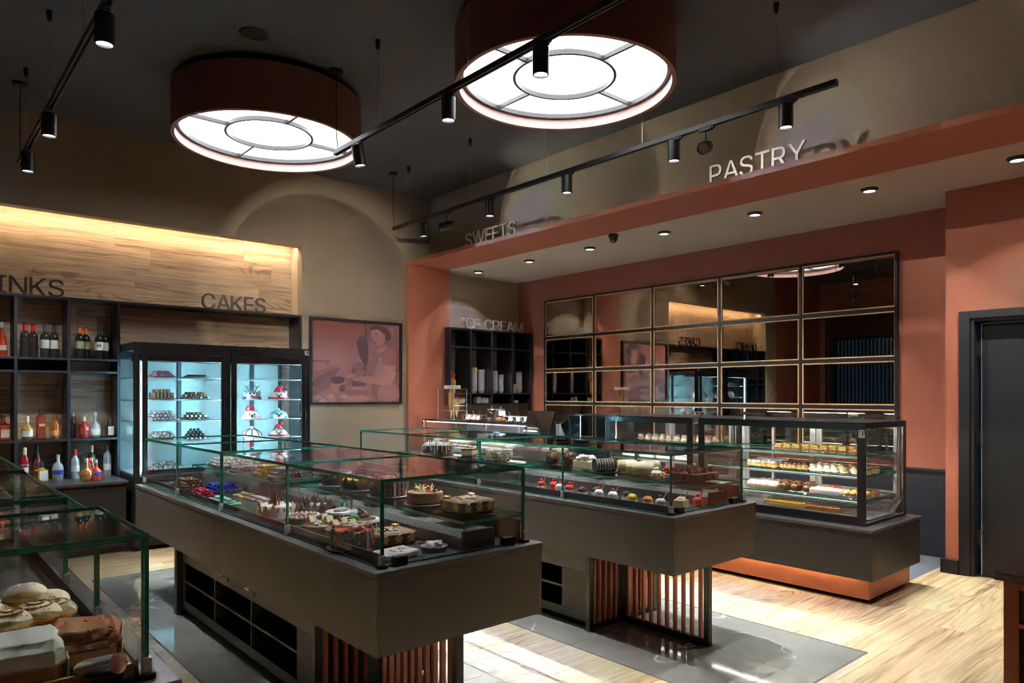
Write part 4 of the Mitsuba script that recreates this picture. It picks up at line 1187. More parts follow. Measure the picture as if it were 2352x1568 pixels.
def roll_pile(label, group, mat, x0, y, z, n, layers, pitch=.026, jit=.006):
    for L in range(layers):
        for i in range(n - L):
            place('wafer_roll', label, 'wafer roll', ROLL_P[mat], x0 + pitch * (i + L * .5), y + rr.uniform(-jit, jit), z + .0125 + L * .0225, rr.uniform(-.05, .05), group=group)


tr = place('serving_tray', 'dark tray of gold and grey wafer rolls on the long display shelf', 'tray', [('tray', extr(sbox(-.16, -.2, .16, .2).difference(sbox(-.158, -.198, .158, .198)).union(sbox(-.16, -.2, .16, .2)), .004), 'mat_tray_black', False)], 1.91, 4.385, SH)
roll_pile('gold wafer roll in the layered pile on the long display shelf', 'gold wafer rolls', 'mat_gold', 1.77, 4.50, SH + .004, 9, 3)
roll_pile('grey brown wafer roll in the layered pile nearest the gold ones', 'grey wafer rolls', 'mat_foil_grey', 1.77, 4.28, SH + .004, 11, 3, .025)
roll_pile('rose foil wafer roll in the low pile behind the gold ones', 'rose wafer rolls', 'mat_foil_rose', 1.72, 4.80, SH, 12, 2, .027)
BALL = {m: [('ball', lumpy(ell(.016, .016, .014, 2), .0025, 60, 2), m, True)] for m in ('mat_icing', 'mat_choc', 'mat_pink', 'mat_choc_dark', 'mat_choc_milk', 'mat_foil_grey', 'mat_bread_pale')}


def ball_pile(name, label, cat_, group, proto, cx, cy, z, nx, ny, layers, pitch, jit=.004, rz=0.0, dz=.020, base=.013):
    for L in range(layers):
        for i in range(nx - L):
            for j in range(max(1, ny - L)):
                u, v = (i - (nx - L - 1) / 2) * pitch, (j - (max(1, ny - L) - 1) / 2) * pitch
                a, b = u * math.cos(rz) - v * math.sin(rz), u * math.sin(rz) + v * math.cos(rz)
                place(name, label, cat_, proto, cx + a + rr.uniform(-jit, jit), cy + b + rr.uniform(-jit, jit), z + base + L * dz, rr.uniform(0, 6), group=group)


ball_pile('wrapped_praline', 'white wrapped praline in the heap at the far end of the long display shelf', 'praline', 'white wrapped pralines', BALL['mat_icing'], 1.88, 5.32, SH, 8, 7, 3, .034)
CANDY = {m: [('candy', cat(lumpy(ell(.015, .011, .010, 1), .002, 60, 2), lathe([[0, 0], [.008, .009], [.009, .010]], 6).apply_transform(trimesh.transformations.rotation_matrix(PI / 2, [0, 1, 0])).apply_translation([.012, 0, 0]), lathe([[0, 0], [.008, .009], [.009, .010]], 6).apply_transform(trimesh.transformations.rotation_matrix(-PI / 2, [0, 1, 0])).apply_translation([-.012, 0, 0])), m, 40)] for m in ('mat_blue_foil', 'mat_red_foil', 'mat_choc_milk')}
ball_pile('wrapped_candy', 'blue foil wrapped candy in the heap under the long display shelf', 'candy', 'blue candies', CANDY['mat_blue_foil'], 1.665, 4.86, FZ, 6, 8, 3, .032, dz=.017, base=.011)
ball_pile('wrapped_candy', 'red foil wrapped candy in the heap by the front panes of the long display', 'candy', 'red candies', CANDY['mat_red_foil'], 1.47, 4.66, FZ, 4, 8, 3, .028, dz=.017, base=.011)
ball_pile('wrapped_candy', 'brown wrapped candy in the heap at the far end of the long display well', 'candy', 'brown candies', CANDY['mat_choc_milk'], 1.53, 5.12, FZ, 6, 8, 4, .032, dz=.018, base=.011)
PACK = [('pack', bx(-.022, .022, -.013, .013, 0, .010, .003), 'mat_mint', False)]
ball_pile('mint_pack', 'pale green wrapped sweet in the heap by the front panes of the long display', 'sweet', 'pale green sweets', PACK, 1.49, 4.33, FZ, 3, 8, 4, .040, dz=.011, base=0, jit=.008)
BAR = {m: [('bar', bx(-.035, .035, -.013, .013, 0, .012, .003), m, False)] for m in ('mat_gold', 'mat_foil_rose')}
ball_pile('chocolate_bar', 'gold wrapped bar in the small stack in the long display well', 'chocolate bar', 'gold bars', BAR['mat_gold'], 1.69, 4.50, FZ, 2, 4, 2, .045, dz=.0125, base=0)
ball_pile('chocolate_bar', 'rose silver wrapped bar in the stack next to the gold ones', 'chocolate bar', 'rose silver bars', BAR['mat_foil_rose'], 1.69, 4.235, FZ, 2, 7, 3, .045, dz=.0125, base=0)
BEAN = [('bean', ell(.012, .009, .008, 1), 'mat_pink', True)]
ball_pile('pink_sweet', 'small pink sweet in the flat heap in the long display well', 'sweet', 'pink sweets', BEAN, 1.69, 3.90, FZ, 5, 9, 2, .024, dz=.012, base=.008)

# ------------------------------------------------------------------ the second display
I2 = 1.786
for i, (x, y) in enumerate(((3.815, 3.87), (3.88, 3.74))):
    place('chocolate_bomb', ('ribbed chocolate bun on the second display shelf, the %s of the pair' % ('left', 'right')[i]), 'pastry', [
        ('body', lumpy(ell(.062, .055, .052, 3), .004, 25, i).apply_translation([0, 0, .046]), 'mat_choc', True),
        ('drizzle', cat([rot(lathe([[.060 * math.sin(t), .05 * math.cos(t) + .046] for t in np.linspace(.1, 1.3, 7)], 3), 0, [0, 0, 1]) for _ in (0,)] + [tube([(.064 * math.sin(t) * math.cos(a), .057 * math.sin(t) * math.sin(a), .046 + .054 * math.cos(t)) for t in np.linspace(-1.3, 1.3, 9)], .0035, 5) for a in np.linspace(0, PI, 6)[:-1]]), 'mat_choc_dark', 40)], x, y, SH, .4)
place('napkin', 'crumpled white paper under the chocolate buns on the second display', 'paper', [('sheet', lumpy(bx(-.07, .07, -.06, .06, 0, .008, .003).subdivide().subdivide(), .006, 45, 3).apply_translation([0, 0, .007]), 'mat_icing', 40)], 3.87, 3.58, SH)
place('trifle_tray', 'pale layered trifle in a clear box topped with cream curls', 'dessert', [
    ('sponge', lumpy(bx(-.07, .07, -.085, .085, .004, .062, .006).subdivide().subdivide(), .003, 40, 3), 'mat_bread_pale', True), ('cream', scatter(lambda r_: lumpy(ell(.028, .022, .018, 2), .007, 50, r_.randint(0, 9)), 12, .065, .066, 3, .02), 'mat_icing', True),
    ('fruit', scatter(lambda r_: ell(.012, .010, .010, 1), 5, .06, .08, 8), 'mat_fruit_orange', True)], 3.72, 3.42, SH)
place('chocolate_log', 'glossy dark chocolate log with white stripes on the second display shelf', 'cake', [
    ('body', rot(cat(cyl((0, -.075, 0), (0, .075, 0), .045, 28)), 0, [0, 0, 1]).apply_translation([0, 0, .046]), 'mat_choc_dark', 40),
    ('stripe', cat([rot(lathe([[.0455, -.0015], [.0468, 0], [.0455, .0015]], 28), PI / 2, [1, 0, 0]).apply_translation([0, v, .046]) for v in np.linspace(-.05, .068, 7)]), 'mat_icing', 40),
    ('board', bx(-.06, .06, -.10, .08, 0, .003), 'mat_tray_black', False)], 3.665, 3.215, SH, 1.15)
for i, (x, y, a) in enumerate(((3.80, 3.13, .9), (3.74, 3.0, .75), (3.86, 2.98, .85), (3.70, 2.91, .5))):
    spir = tube([(r_ * math.cos(t), -.066, r_ * math.sin(t) + .040) for t, r_ in zip(np.linspace(0, 14, 26), np.linspace(.034, .006, 26))], .0055, 5)
    place('cream_roll', ('golden cream filled pastry roll on the second display shelf, %s' % ('farthest left of the four', 'second of the four, with a cherry', 'rearmost of the four', 'lowest in front of the four')[i]), 'pastry', [
        ('shell', cat(lathe([[.030, -.065], [.037, -.066], [.041, -.05], [.042, 0], [.041, .05], [.036, .066], [0, .066]], 24)).apply_transform(trimesh.transformations.rotation_matrix(PI / 2, [1, 0, 0]) if True else np.eye(4)).apply_translation([0, 0, .041]) if False else rot(lathe([[.030, -.065], [.037, -.066], [.041, -.05], [.042, 0], [.041, .05], [.036, .066], [0, .066]], 24), -PI / 2, [1, 0, 0]).apply_translation([0, 0, .041]), 'mat_bread', 40),
        ('cream', cat(spir, rot(cyl((0, 0, 0), (0, 0, .004), .034, 20), PI / 2, [1, 0, 0]).apply_translation([0, -.058, .041])), 'mat_icing', 40),
        ('cherry', ell(.008, .008, .008, 1).apply_translation([0, -.071, .046]), 'mat_red', True)], x, y, SH, a)
place('fruit_tart', 'small golden tart with red fruit at the front of the second display shelf', 'tart', [
    ('case', lathe([[0, 0], [.036, 0], [.046, .018], [.042, .019], [0, .012]], 24), 'mat_crust', 30), ('filling', lumpy(ell(.038, .038, .032, 3), .003, 40, 2).apply_translation([0, 0, .022]), 'mat_bread_pale', True),
    ('fruit', cat([ell(.008, .008, .008, 1).apply_translation([.034 * math.cos(a), .034 * math.sin(a), .026]) for a in np.linspace(0, 6, 8)]), 'mat_red', True), ('meringue', lumpy(ell(.018, .018, .014, 2), .003, 50, 2).apply_translation([0, 0, .056]), 'mat_icing', True)], 3.645, 2.76, SH)
place('fruit_tart', 'tart heaped with glossy red berries left of the dark chocolate cakes', 'tart', [
    ('case', lathe([[0, 0], [.036, 0], [.046, .018], [.042, .019], [0, .012]], 24), 'mat_icing', 30),
    ('berry', scatter(lambda r_: ell(.012, .012, .012, 1), 26, .038, .026, 2, .032), 'mat_jelly_red', True)], 3.76, 2.74, SH)
for i, x in enumerate((3.665, 3.745, 3.83)):
    for j, y in enumerate((2.60, 2.49)):
        place('chocolate_slice', 'glossy dark chocolate cake slice with shards at the near end of the second display shelf', 'cake slice', [
            ('body', lumpy(bx(-.036, .036, -.045, .045, .003, .05, .006).subdivide().subdivide(), .004, 40, i + 3 * j), 'mat_choc_dark', True), ('flake', scatter(lambda r_: shard(r_, .03, .018, .003, 1.0), 10, .038, .05, 3 + i + 5 * j), 'mat_choc', False)], x, y, SH, .1 * i, group='dark chocolate slices')
# small desserts in the well of the second display
WD = [(3.36, 3.52, 'red', 'red berry dessert farthest left in the second display well'), (3.40, 3.44, 'redc', 'red fruit dessert with a white wafer in the second display well'), (3.35, 3.33, 'white', 'white cream slice beside the red desserts of the second display'),
      (3.36, 3.25, 'red', 'red glazed dessert next to the dark puffs of the second display'), (3.345, 3.12, 'dark', 'dark chocolate puff with a white base in the second display well'), (3.40, 3.05, 'dark', 'second dark chocolate puff in the second display well'),
      (3.335, 2.97, 'white', 'white cream dessert with a red berry in the second display well'), (3.33, 2.85, 'white', 'white cream dome with dark crumbs in the second display well'), (3.40, 2.80, 'dark', 'dark crumbed ball behind the white dome of the second display'),
      (3.33, 2.70, 'yellow', 'yellow mango dessert in the second display well'), (3.325, 2.58, 'orange', 'orange fruit dessert near the end of the second display well'), (3.315, 2.48, 'white', 'white dessert with dark twigs at the near corner post of the second display'), (3.40, 2.40, 'beige', 'beige cube dessert with a cherry by the near pane of the second display'),
      (3.52, 2.37, 'redc', 'red cup dessert behind the near pane of the second display'), (3.64, 2.36, 'white', 'white wafer dessert behind the near pane of the second display')]
for x, y, c, lab in WD:
    mm = {'red': 'mat_jelly_red', 'redc': 'mat_jelly_red', 'white': 'mat_icing', 'dark': 'mat_choc_dark', 'yellow': 'mat_fruit_yellow', 'orange': 'mat_fruit_orange', 'beige': 'mat_bread_pale'}[c]
    base = disc(.03, .025, .004, 20) if c != 'beige' else bx(-.035, .035, -.03, .03, 0, .048, .003)
    parts = [('base', base, 'mat_icing' if c not in ('beige', 'redc') else mm, 30), ('top', lumpy(ell(.031, .031, .026, 2), .004, 40, 3).apply_translation([0, 0, .030 if c != 'beige' else .04]), mm, True)]
    if c in ('red', 'redc', 'white', 'beige'):
        parts.append(('berry', ell(.011, .011, .011, 1).apply_translation([0, 0, .062]), 'mat_red', True))
        parts.append(('wafer', rot(bx(-.004, .004, -.0015, .0015, 0, .06), .5, [1, 1, 0]).apply_translation([.015, 0, .04]), 'mat_biscuit', False))
    place('small_dessert', lab, 'dessert', parts, x, y, FZ)
drip_cake('round_cake', 'tall chocolate cake with many white drip lines at the far half of the second display', 3.53, 4.93, SH, 31, .10, .10, w=.0035, n=20, top=[('meringue', scatter(lambda r_: lathe([[0, .03], [.006, .02], [.013, .006], [.012, 0], [0, 0]], 10), 9, .08, .10, 3), 'mat_icing', 30)])
place('mousse_cake', 'cut cream mousse cake with a dark base beside the drip cake', 'cake', [('base', bx(-.055, .055, -.05, .05, .0, .03, .003), 'mat_choc', False), ('mousse', bx(-.054, .054, -.049, .049, .03, .07, .003), 'mat_cream', False), ('top', lumpy(bx(-.055, .055, -.05, .05, .07, .085, .003).subdivide(), .003, 40, 2), 'mat_crust_dark', True)], 3.60, 4.64, SH, .5)
place('coconut_log', 'long chocolate cake covered in white coconut flakes on the second display', 'cake', [('body', lumpy(bx(-.075, .075, -.13, .13, .0, .085, .015).subdivide().subdivide(), .004, 40, 2), 'mat_choc', True), ('flake', scatter(lambda r_: rot(bx(-.011, .011, -.0025, .0025, -.001, .001), r_.uniform(-1, 1), [1, .3, 0]), 150, .12, .086, 5, .008).apply_scale([.62, 1.05, 1]), 'mat_icing', False),
      ('side_flake', cat([rot(bx(-.010, .010, -.0025, .0025, -.001, .001), rr.uniform(0, 3), [0, 1, 0]).apply_translation([rr.uniform(-.07, .07), -.131, rr.uniform(.01, .08)]) for _ in range(60)] + [rot(rot(bx(-.010, .010, -.0025, .0025, -.001, .001), rr.uniform(0, 3), [0, 1, 0]), PI / 2, [0, 0, 1]).apply_translation([-.076, rr.uniform(-.12, .12), rr.uniform(.01, .08)]) for _ in range(90)]), 'mat_icing', False)], 3.60, 4.32, SH)
for i, (x, y, m) in enumerate(((3.62, 5.25, 'mat_choc_dark'), (3.74, 5.40, 'mat_choc_milk'), (3.70, 5.12, 'mat_choc'))):
    drip_cake('round_cake', ('small dark cake with white tips at the far end of the second display, %s' % ('left one', 'rear one', 'right one')[i]), x, y, SH, 41 + i, .06, .075, body=m, n=12, top=[('tip', scatter(lambda r_: lathe([[0, .03], [.005, .02], [.011, .004], [0, 0]], 8), 7, .045, .078, 5), 'mat_icing', 30), ('stick', scatter(lambda r_: rot(bx(-.003, .003, -.003, .003, 0, .06), r_.uniform(-.5, .5), [1, 0, 0]), 3, .03, .08, 6), 'mat_choc_dark', False)])
# ------------------------------------------------------------------ bottles on the drinks shelf
M('wine_glass', (.006, .007, .006), .06, spec=.7)
M('capsule_red', (.45, .01, .02), .35)
M('capsule_orange', (.72, .13, .02), .35)
M('capsule_black', (.015, .015, .017), .3)
M('capsule_cream', (.62, .52, .34), .4)
M('label_white', (.70, .69, .66), .6)
M('label_green', (.20, .19, .10), .6)
M('label_cream', (.62, .52, .34), .6)
M('label_blue', (.03, .06, .40), .4)
M('label_gold', (.40, .26, .06), .4)
M('amber', (.36, .085, .012), .07, spec=.7)
M('amber_light', (.58, .24, .04), .07, spec=.7)
M('rose_liquor', (.40, .03, .015), .07, spec=.7)
M('red_liquor', (.16, .006, .012), .07, spec=.7)
M('ruby_brown', (.10, .018, .010), .07, spec=.7)
M('clear_liquor', (.30, .33, .34), .06, spec=.8)
M('yellow_liquor', (.62, .40, .08), .07, spec=.7)
TORD = {
    'wine': [[0, 0], [.034, 0], [.037, .004], [.0375, .19], [.036, .203], [.028, .222], [.0155, .236], [.0138, .25], [.0138, .298], [.0155, .299], [.0155, .306], [.0138, .307], [0, .307]],
    'round': [[0, 0], [.036, 0], [.041, .006], [.046, .05], [.046, .085], [.038, .118], [.020, .136], [.0135, .145], [.0135, .19], [0, .19]],
    'sphere': [[0, 0], [.030, 0], [.040, .012], [.047, .045], [.046, .085], [.034, .115], [.018, .128], [.0135, .14], [.0135, .195], [0, .195]],
    'tall': [[0, 0], [.032, 0], [.035, .004], [.036, .17], [.033, .20], [.022, .222], [.0145, .235], [.0135, .30], [0, .30]],
    'slim': [[0, 0], [.028, 0], [.030, .004], [.030, .185], [.026, .205], [.0135, .24], [.012, .295], [0, .295]],
    'flare': [[0, 0], [.036, 0], [.040, .006], [.042, .05], [.039, .11], [.030, .17], [.018, .215], [.014, .24], [.014, .305], [0, .305]],
    'square': None, 'flat': None}


def bottle(name, label, kind, x, y, z, mat, cap=None, lab=None, H=None, cap_mat=None, top=None, text=None, text_mat='mat_black', square=(.036, .13), rz=0.0):
    k = thing(name, label, 'bottle', None)
    if kind in ('square', 'flat'):
        a, hb = square
        b_ = a if kind == 'square' else a * .72
        m = cat(bx(-a, a, -b_, b_, 0, hb, .009), lathe([[a * .75, hb - .004], [.018, hb + .014], [.0135, hb + .02], [.0135, hb + .06], [0, hb + .06]], 20))
        ht, r0 = hb + .06, b_
    else:
        prof = np.array(TORD[kind], float)
        if H:
            prof[:, 1] *= H / prof[-1, 1]
        m = lathe(prof, 26)
        ht, r0 = prof[-1, 1], prof[:, 0].max()
    part(k, 'glass', move(rot(m, rz, [0, 0, 1]), x, y, z), mat, smooth=35)
    if cap:
        part(k, 'cap', move(lathe([[.0148, ht - cap], [.0152, ht + .002], [.013, ht + .004], [0, ht + .004]] if top is None else [[.012, ht - .01], [top, ht + .006], [top, ht + .026], [top * .7, ht + .034], [0, ht + .034]], 20), x, y, z), cap_mat, smooth=35)
    if lab:
        z0, z1, lm = lab
        if kind in ('square', 'flat'):
            q = part(k, 'paper_label', move(rot(bx(-square[0] * .78, square[0] * .78, -r0 - .0012, -r0 + .001, z0, z1), rz, [0, 0, 1]), x, y, z), lm)
        else:
            rr_ = np.interp([(z0 + z1) / 2], prof[:, 1], prof[:, 0])[0] + .0008
            t = np.linspace(-1.25, 1.25, 18) - PI / 2 - .25
            v = [[rr_ * math.cos(a), rr_ * math.sin(a), zz] for a in t for zz in (z0, z1)]
            f = []
            for i in range(17):
                f += [[2 * i, 2 * i + 2, 2 * i + 3], [2 * i, 2 * i + 3, 2 * i + 1]]
            q = part(k, 'paper_label', move(trimesh.Trimesh(v, f, process=False), x, y, z), lm)
    if text:
        s, zz, hh, tm = text
        t = meshkit.text_mesh(s, hh, .0012, bold=True)
        w = t.bounds[1][0]
        rr_ = r0 + .0012
        v = np.array(t.vertices)
        ang = (v[:, 0] - w / 2) / rr_ - PI / 2 - .28
        rad = rr_ + v[:, 2]
        t.vertices = np.column_stack([rad * np.cos(ang), rad * np.sin(ang), v[:, 1] + zz])
        part(k, 'lettering', move(t, x, y, z), tm)
    return k


def bxy(px, Y):
    """x on the shelf from a measured bearing"""
    t = (px - 1176) / 1618.74
    return Y * (math.sin(ANG) + t * math.cos(ANG)) / (math.cos(ANG) - t * math.sin(ANG))


Z1, Z2, Z3 = 1.79, 1.035, .66
Yb = 7.76
bottle('wine_bottle', 'red liquor bottle with a round white label at the left picture edge of the top shelf', 'flare', bxy(4, Yb), Yb, Z1, 'mat_rose_liquor', .05, (.05, .10, 'mat_label_white'), cap_mat='mat_clear_liquor')
bottle('wine_bottle', 'dark wine bottle with a red capsule, left one of the red capped pair', 'wine', bxy(57, Yb), Yb, Z1, 'mat_wine_glass', .07, None, cap_mat='mat_capsule_red', text=('A', .150, .025, 'mat_red'))
bottle('wine_bottle', 'dark wine bottle with a red capsule, right one of the red capped pair', 'wine', bxy(76, Yb + .06), Yb + .06, Z1, 'mat_wine_glass', .07, None, cap_mat='mat_capsule_red', text=('A', .150, .025, 'mat_red'))
bottle('wine_bottle', 'dark wine bottle with a white label and black capsule, left of its pair', 'wine', bxy(103, Yb), Yb, Z1, 'mat_wine_glass', .07, (.085, .165, 'mat_label_white'), cap_mat='mat_capsule_black')
bottle('wine_bottle', 'dark wine bottle with a white label and black capsule, right of its pair', 'wine', bxy(124, Yb + .03), Yb + .03, Z1, 'mat_wine_glass', .07, (.085, .165, 'mat_label_white'), cap_mat='mat_capsule_black')
bottle('wine_bottle', 'dark wine bottle with an orange capsule and olive label, front of its pair', 'wine', bxy(183, Yb), Yb, Z1, 'mat_wine_glass', .07, (.095, .165, 'mat_label_green'), cap_mat='mat_capsule_orange', text=('A', .125, .022, 'mat_capsule_orange'))
bottle('wine_bottle', 'dark wine bottle with an orange capsule half hidden behind its twin', 'wine', bxy(196.5, Yb + .07), Yb + .07, Z1, 'mat_wine_glass', .07, (.095, .165, 'mat_label_green'), cap_mat='mat_capsule_orange')
bottle('wine_bottle', 'dark wine bottle with a white label marked M', 'wine', bxy(228, Yb), Yb, Z1, 'mat_wine_glass', .07, (.085, .165, 'mat_label_white'), cap_mat='mat_capsule_black', text=('M', .118, .028, 'mat_black'))
bottle('wine_bottle', 'dark wine bottle half hidden behind the one marked M', 'wine', bxy(240.5, Yb + .06), Yb + .06, Z1, 'mat_wine_glass', .07, (.085, .165, 'mat_label_white'), cap_mat='mat_capsule_black')
bottle('spirit_bottle', 'square amber bottle with a cream label at the left picture edge of the middle shelf', 'square', bxy(7, Yb), Yb, Z2, 'mat_ruby_brown', .02, (.03, .10, 'mat_label_cream'), cap_mat='mat_capsule_black', top=.02, square=(.045, .15), rz=.3)
bottle('spirit_bottle', 'round honey coloured bottle with a white and blue oval label', 'sphere', bxy(63, Yb), Yb, Z2, 'mat_amber_light', .05, (.03, .085, 'mat_label_white'), H=.215, cap_mat='mat_capsule_cream')
bottle('spirit_bottle', 'tall square brown whisky bottle with a slanted gold label', 'square', bxy(93.5, Yb + .03), Yb + .03, Z2, 'mat_ruby_brown', .04, (.12, .145, 'mat_label_gold'), cap_mat='mat_choc_dark', square=(.031, .215), rz=.2)
bottle('spirit_bottle', 'amber whisky bottle with a brown neck and a faded label', 'round', bxy(127.5, Yb), Yb, Z2, 'mat_amber', .06, (.03, .08, 'mat_crust'), H=.235, cap_mat='mat_ruby_brown')
bottle('spirit_bottle', 'small dark bottle with a silver stopper by the shelf upright', 'slim', bxy(168, Yb + .1), Yb + .1, Z2, 'mat_ruby_brown', .03, None, H=.235, cap_mat='mat_alu')
bottle('spirit_bottle', 'deep red whisky bottle with a cream stopper and pale lettering', 'round', bxy(193.5, Yb), Yb, Z2, 'mat_rose_liquor', .04, (.04, .075, 'mat_ruby_brown'), H=.20, cap_mat='mat_capsule_cream')
bottle('spirit_bottle', 'clear gin bottle with a dark printed label and a tag at its neck', 'round', bxy(219, Yb), Yb, Z2, 'mat_clear_liquor', .03, (.025, .085, 'mat_label_white'), H=.215, cap_mat='mat_alu', top=.017)
bottle('spirit_bottle', 'square dark necked bottle with a white label on the middle shelf, right end', 'square', bxy(252, Yb), Yb, Z2, 'mat_wine_glass', .05, (.02, .105, 'mat_label_white'), cap_mat='mat_capsule_black', square=(.034, .118), rz=.15)
bottle('spirit_bottle', 'red aperitif bottle with a white cap lettered CAMPARI', 'slim', bxy(57, 7.56), 7.56, Z3, 'mat_red_liquor', .085, (.09, .145, 'mat_label_white'), H=.315, cap_mat='mat_capsule_cream', text=('CAMPARI', .155, .018, 'mat_label_white'))
bottle('spirit_bottle', 'tall dark brown bottle in the shade behind the square gin', 'tall', bxy(85, 7.78), 7.78, Z3, 'mat_ruby_brown', .06, (.10, .17, 'mat_choc'), H=.33, cap_mat='mat_capsule_black')
bottle('spirit_bottle', 'square yellow bottle with a large white label on the bottom shelf', 'square', bxy(95.5, 7.60), 7.60, Z3, 'mat_yellow_liquor', .05, (.015, .10, 'mat_label_white'), cap_mat='mat_capsule_black', square=(.042, .112), rz=.25)
bottle('spirit_bottle', 'clear bottle with a blue and silver label on the bottom shelf', 'round', bxy(133, 7.60), 7.60, Z3, 'mat_clear_liquor', .03, (.06, .10, 'mat_label_blue'), H=.235, cap_mat='mat_alu')
bottle('spirit_bottle', 'clear vodka bottle with a red cap and a white label', 'tall', bxy(173, 7.66), 7.66, Z3, 'mat_clear_liquor', .05, (.07, .13, 'mat_label_white'), H=.27, cap_mat='mat_capsule_red')
bottle('spirit_bottle', 'dark bottle with a cream cap behind the wire basket', 'tall', bxy(211, 7.72), 7.72, Z3, 'mat_wine_glass', .06, None, H=.30, cap_mat='mat_capsule_cream')
bottle('spirit_bottle', 'clear vodka bottle with a dull red cap right of the wire basket', 'tall', bxy(246, 7.74), 7.74, Z3, 'mat_clear_liquor', .05, (.06, .12, 'mat_label_white'), H=.30, cap_mat='mat_copper_dark')
bxc, byc = bxy(210, 7.38), 7.38
k = thing('wire_basket', 'copper wire basket of small bottles on the base cabinet worktop', 'basket')
seg, R0, R1 = 8, .065, .115
top = [(bxc + R1 * math.cos(2 * PI * i / seg), byc + R1 * math.sin(2 * PI * i / seg) * .8, Z3 + .085) for i in range(seg + 1)]
bot = [(bxc + R0 * math.cos(2 * PI * (i + .5) / seg), byc + R0 * math.sin(2 * PI * (i + .5) / seg) * .8, Z3 + .004) for i in range(seg + 1)]
zig = []
for i in range(seg):
    zig += [top[i], bot[i]]
part(k, 'wire', cat(tube(top, .0022, 6), tube(bot, .0022, 6), tube(zig + [top[0]], .0022, 6)), 'mat_copper')
bottle('small_bottle', 'small golden bottle with a silver ball stopper in the wire basket', 'sphere', bxc - .042, byc - .02, Z3 + .006, 'mat_amber_light', .02, None, H=.17, cap_mat='mat_alu', top=.014)
bottle('small_bottle', 'small dark red bottle with white lettering in the wire basket', 'round', bxc + .035, byc - .01, Z3 + .006, 'mat_rose_liquor', .02, (.05, .08, 'mat_label_blue'), H=.155, cap_mat='mat_alu', top=.013)
bottle('small_bottle', 'small bottle with a yellow cap at the back of the wire basket', 'slim', bxc + .01, byc + .05, Z3 + .006, 'mat_ruby_brown', .03, None, H=.20, cap_mat='mat_fruit_yellow')
bottle('small_bottle', 'small bottle with a red heart shaped cap in the wire basket', 'slim', bxc - .015, byc + .03, Z3 + .006, 'mat_amber', .02, None, H=.165, cap_mat='mat_capsule_red', top=.018)

# ------------------------------------------------------------------ cake fridge goods
TRAY = [('tray', lathe([[0, 0], [.10, 0], [.155, .012], [.158, .014], [.10, .004], [0, .004]], 4).apply_transform(trimesh.transformations.rotation_matrix(PI / 4, [0, 0, 1])), 'mat_tray_black', False)]
CUBE = {m: [('cube', bx(-.016, .016, -.014, .014, -.012, .012, .004), m, False)] for m in ('mat_choc', 'mat_foil_grey')}
STICK = [('stick', bx(-.085, .085, -.006, .006, -.005, .005, .002), 'mat_choc_dark', False)]
WAF = [('wafer', bx(-.012, .012, -.035, .035, -.016, .016, .002), 'mat_choc_milk', False)]
MARB = [('ball', lumpy(ell(.020, .020, .018, 2), .002, 60, 2), 'mat_icing', True), ('stripe', cat(rot(lathe([[.0207, -.004], [.0212, 0], [.0207, .004]], 14), .6, [1, 0, 0]), rot(lathe([[.0207, -.003], [.0212, 0], [.0207, .003]], 14), 1.9, [1, .4, 0])), 'mat_choc', True)]
TX = (1.965, 2.275)
TY = 7.42
row_name = ('top', 'second', 'third', 'fourth')
side = ('left', 'right')
for r_, z in enumerate(FSZ):
    for s_ in (0, 1):
        place('black_tray', 'black tray on the %s glass shelf behind the left fridge door, %s of its two' % (row_name[r_], side[s_]), 'tray', TRAY, TX[s_], TY, z + .005)
zt = lambda r_: FSZ[r_] + .009
ball_pile('pink_praline', 'pink praline heaped on the top left tray of the cake fridge', 'praline', 'pink pralines in the fridge', BALL['mat_pink'], TX[0], TY, zt(0), 6, 5, 3, .036)
for i in range(10):
    place('chocolate_stick', 'thin dark chocolate stick stacked crosswise on the top right fridge tray', 'chocolate stick', STICK, TX[1] + rr.uniform(-.01, .01), TY + (i % 4 - 1.5) * .04, zt(0) + .006 + .0105 * (i // 4), PI / 2 * 0 + rr.uniform(-.15, .15), group='chocolate sticks')
for L in range(3):
    n = 6 - 2 * (L == 2)
    for i in range(n):
        for j in range(2):
            place('wafer_block', 'upright chocolate wafer block stacked on the second shelf of the cake fridge', 'wafer', WAF, TX[0] + (i - (n - 1) / 2) * .033, TY + (j - .5) * .08, zt(1) + .017 + .033 * L, rr.uniform(-.05, .05), group='wafer blocks')
ball_pile('dark_praline', 'dark praline stacked on the second shelf of the cake fridge', 'praline', 'dark pralines in the fridge', CUBE['mat_choc'], TX[1], TY, zt(1), 7, 4, 3, .036, dz=.024)
for L in range(3):
    for i in range(7 - L):
        place('wafer_roll', 'rolled wafer in the stack on the third shelf of the cake fridge', 'wafer roll', ROLL_P['mat_foil_grey'], TX[0] + (i - (6 - L) / 2) * .036, TY, zt(2) + .0165 + .032 * L, 0, 1.3, group='wafer rolls in the fridge')
ball_pile('chocolate_cube', 'chocolate cube stacked on the third shelf of the cake fridge', 'praline', 'chocolate cubes in the fridge', CUBE['mat_choc'], TX[1], TY, zt(2), 6, 3, 3, .042, dz=.025)
ball_pile('striped_praline', 'white praline with dark stripes heaped on the fourth shelf of the cake fridge', 'praline', 'striped pralines', MARB, TX[0], TY, zt(3), 6, 4, 3, .042, dz=.026, base=.018)
ball_pile('dark_truffle', 'dark truffle heaped on the fourth shelf of the cake fridge', 'truffle', 'dark truffles in the fridge', BALL['mat_choc_dark'], TX[1], TY, zt(3), 6, 4, 4, .036, dz=.026, base=.015)


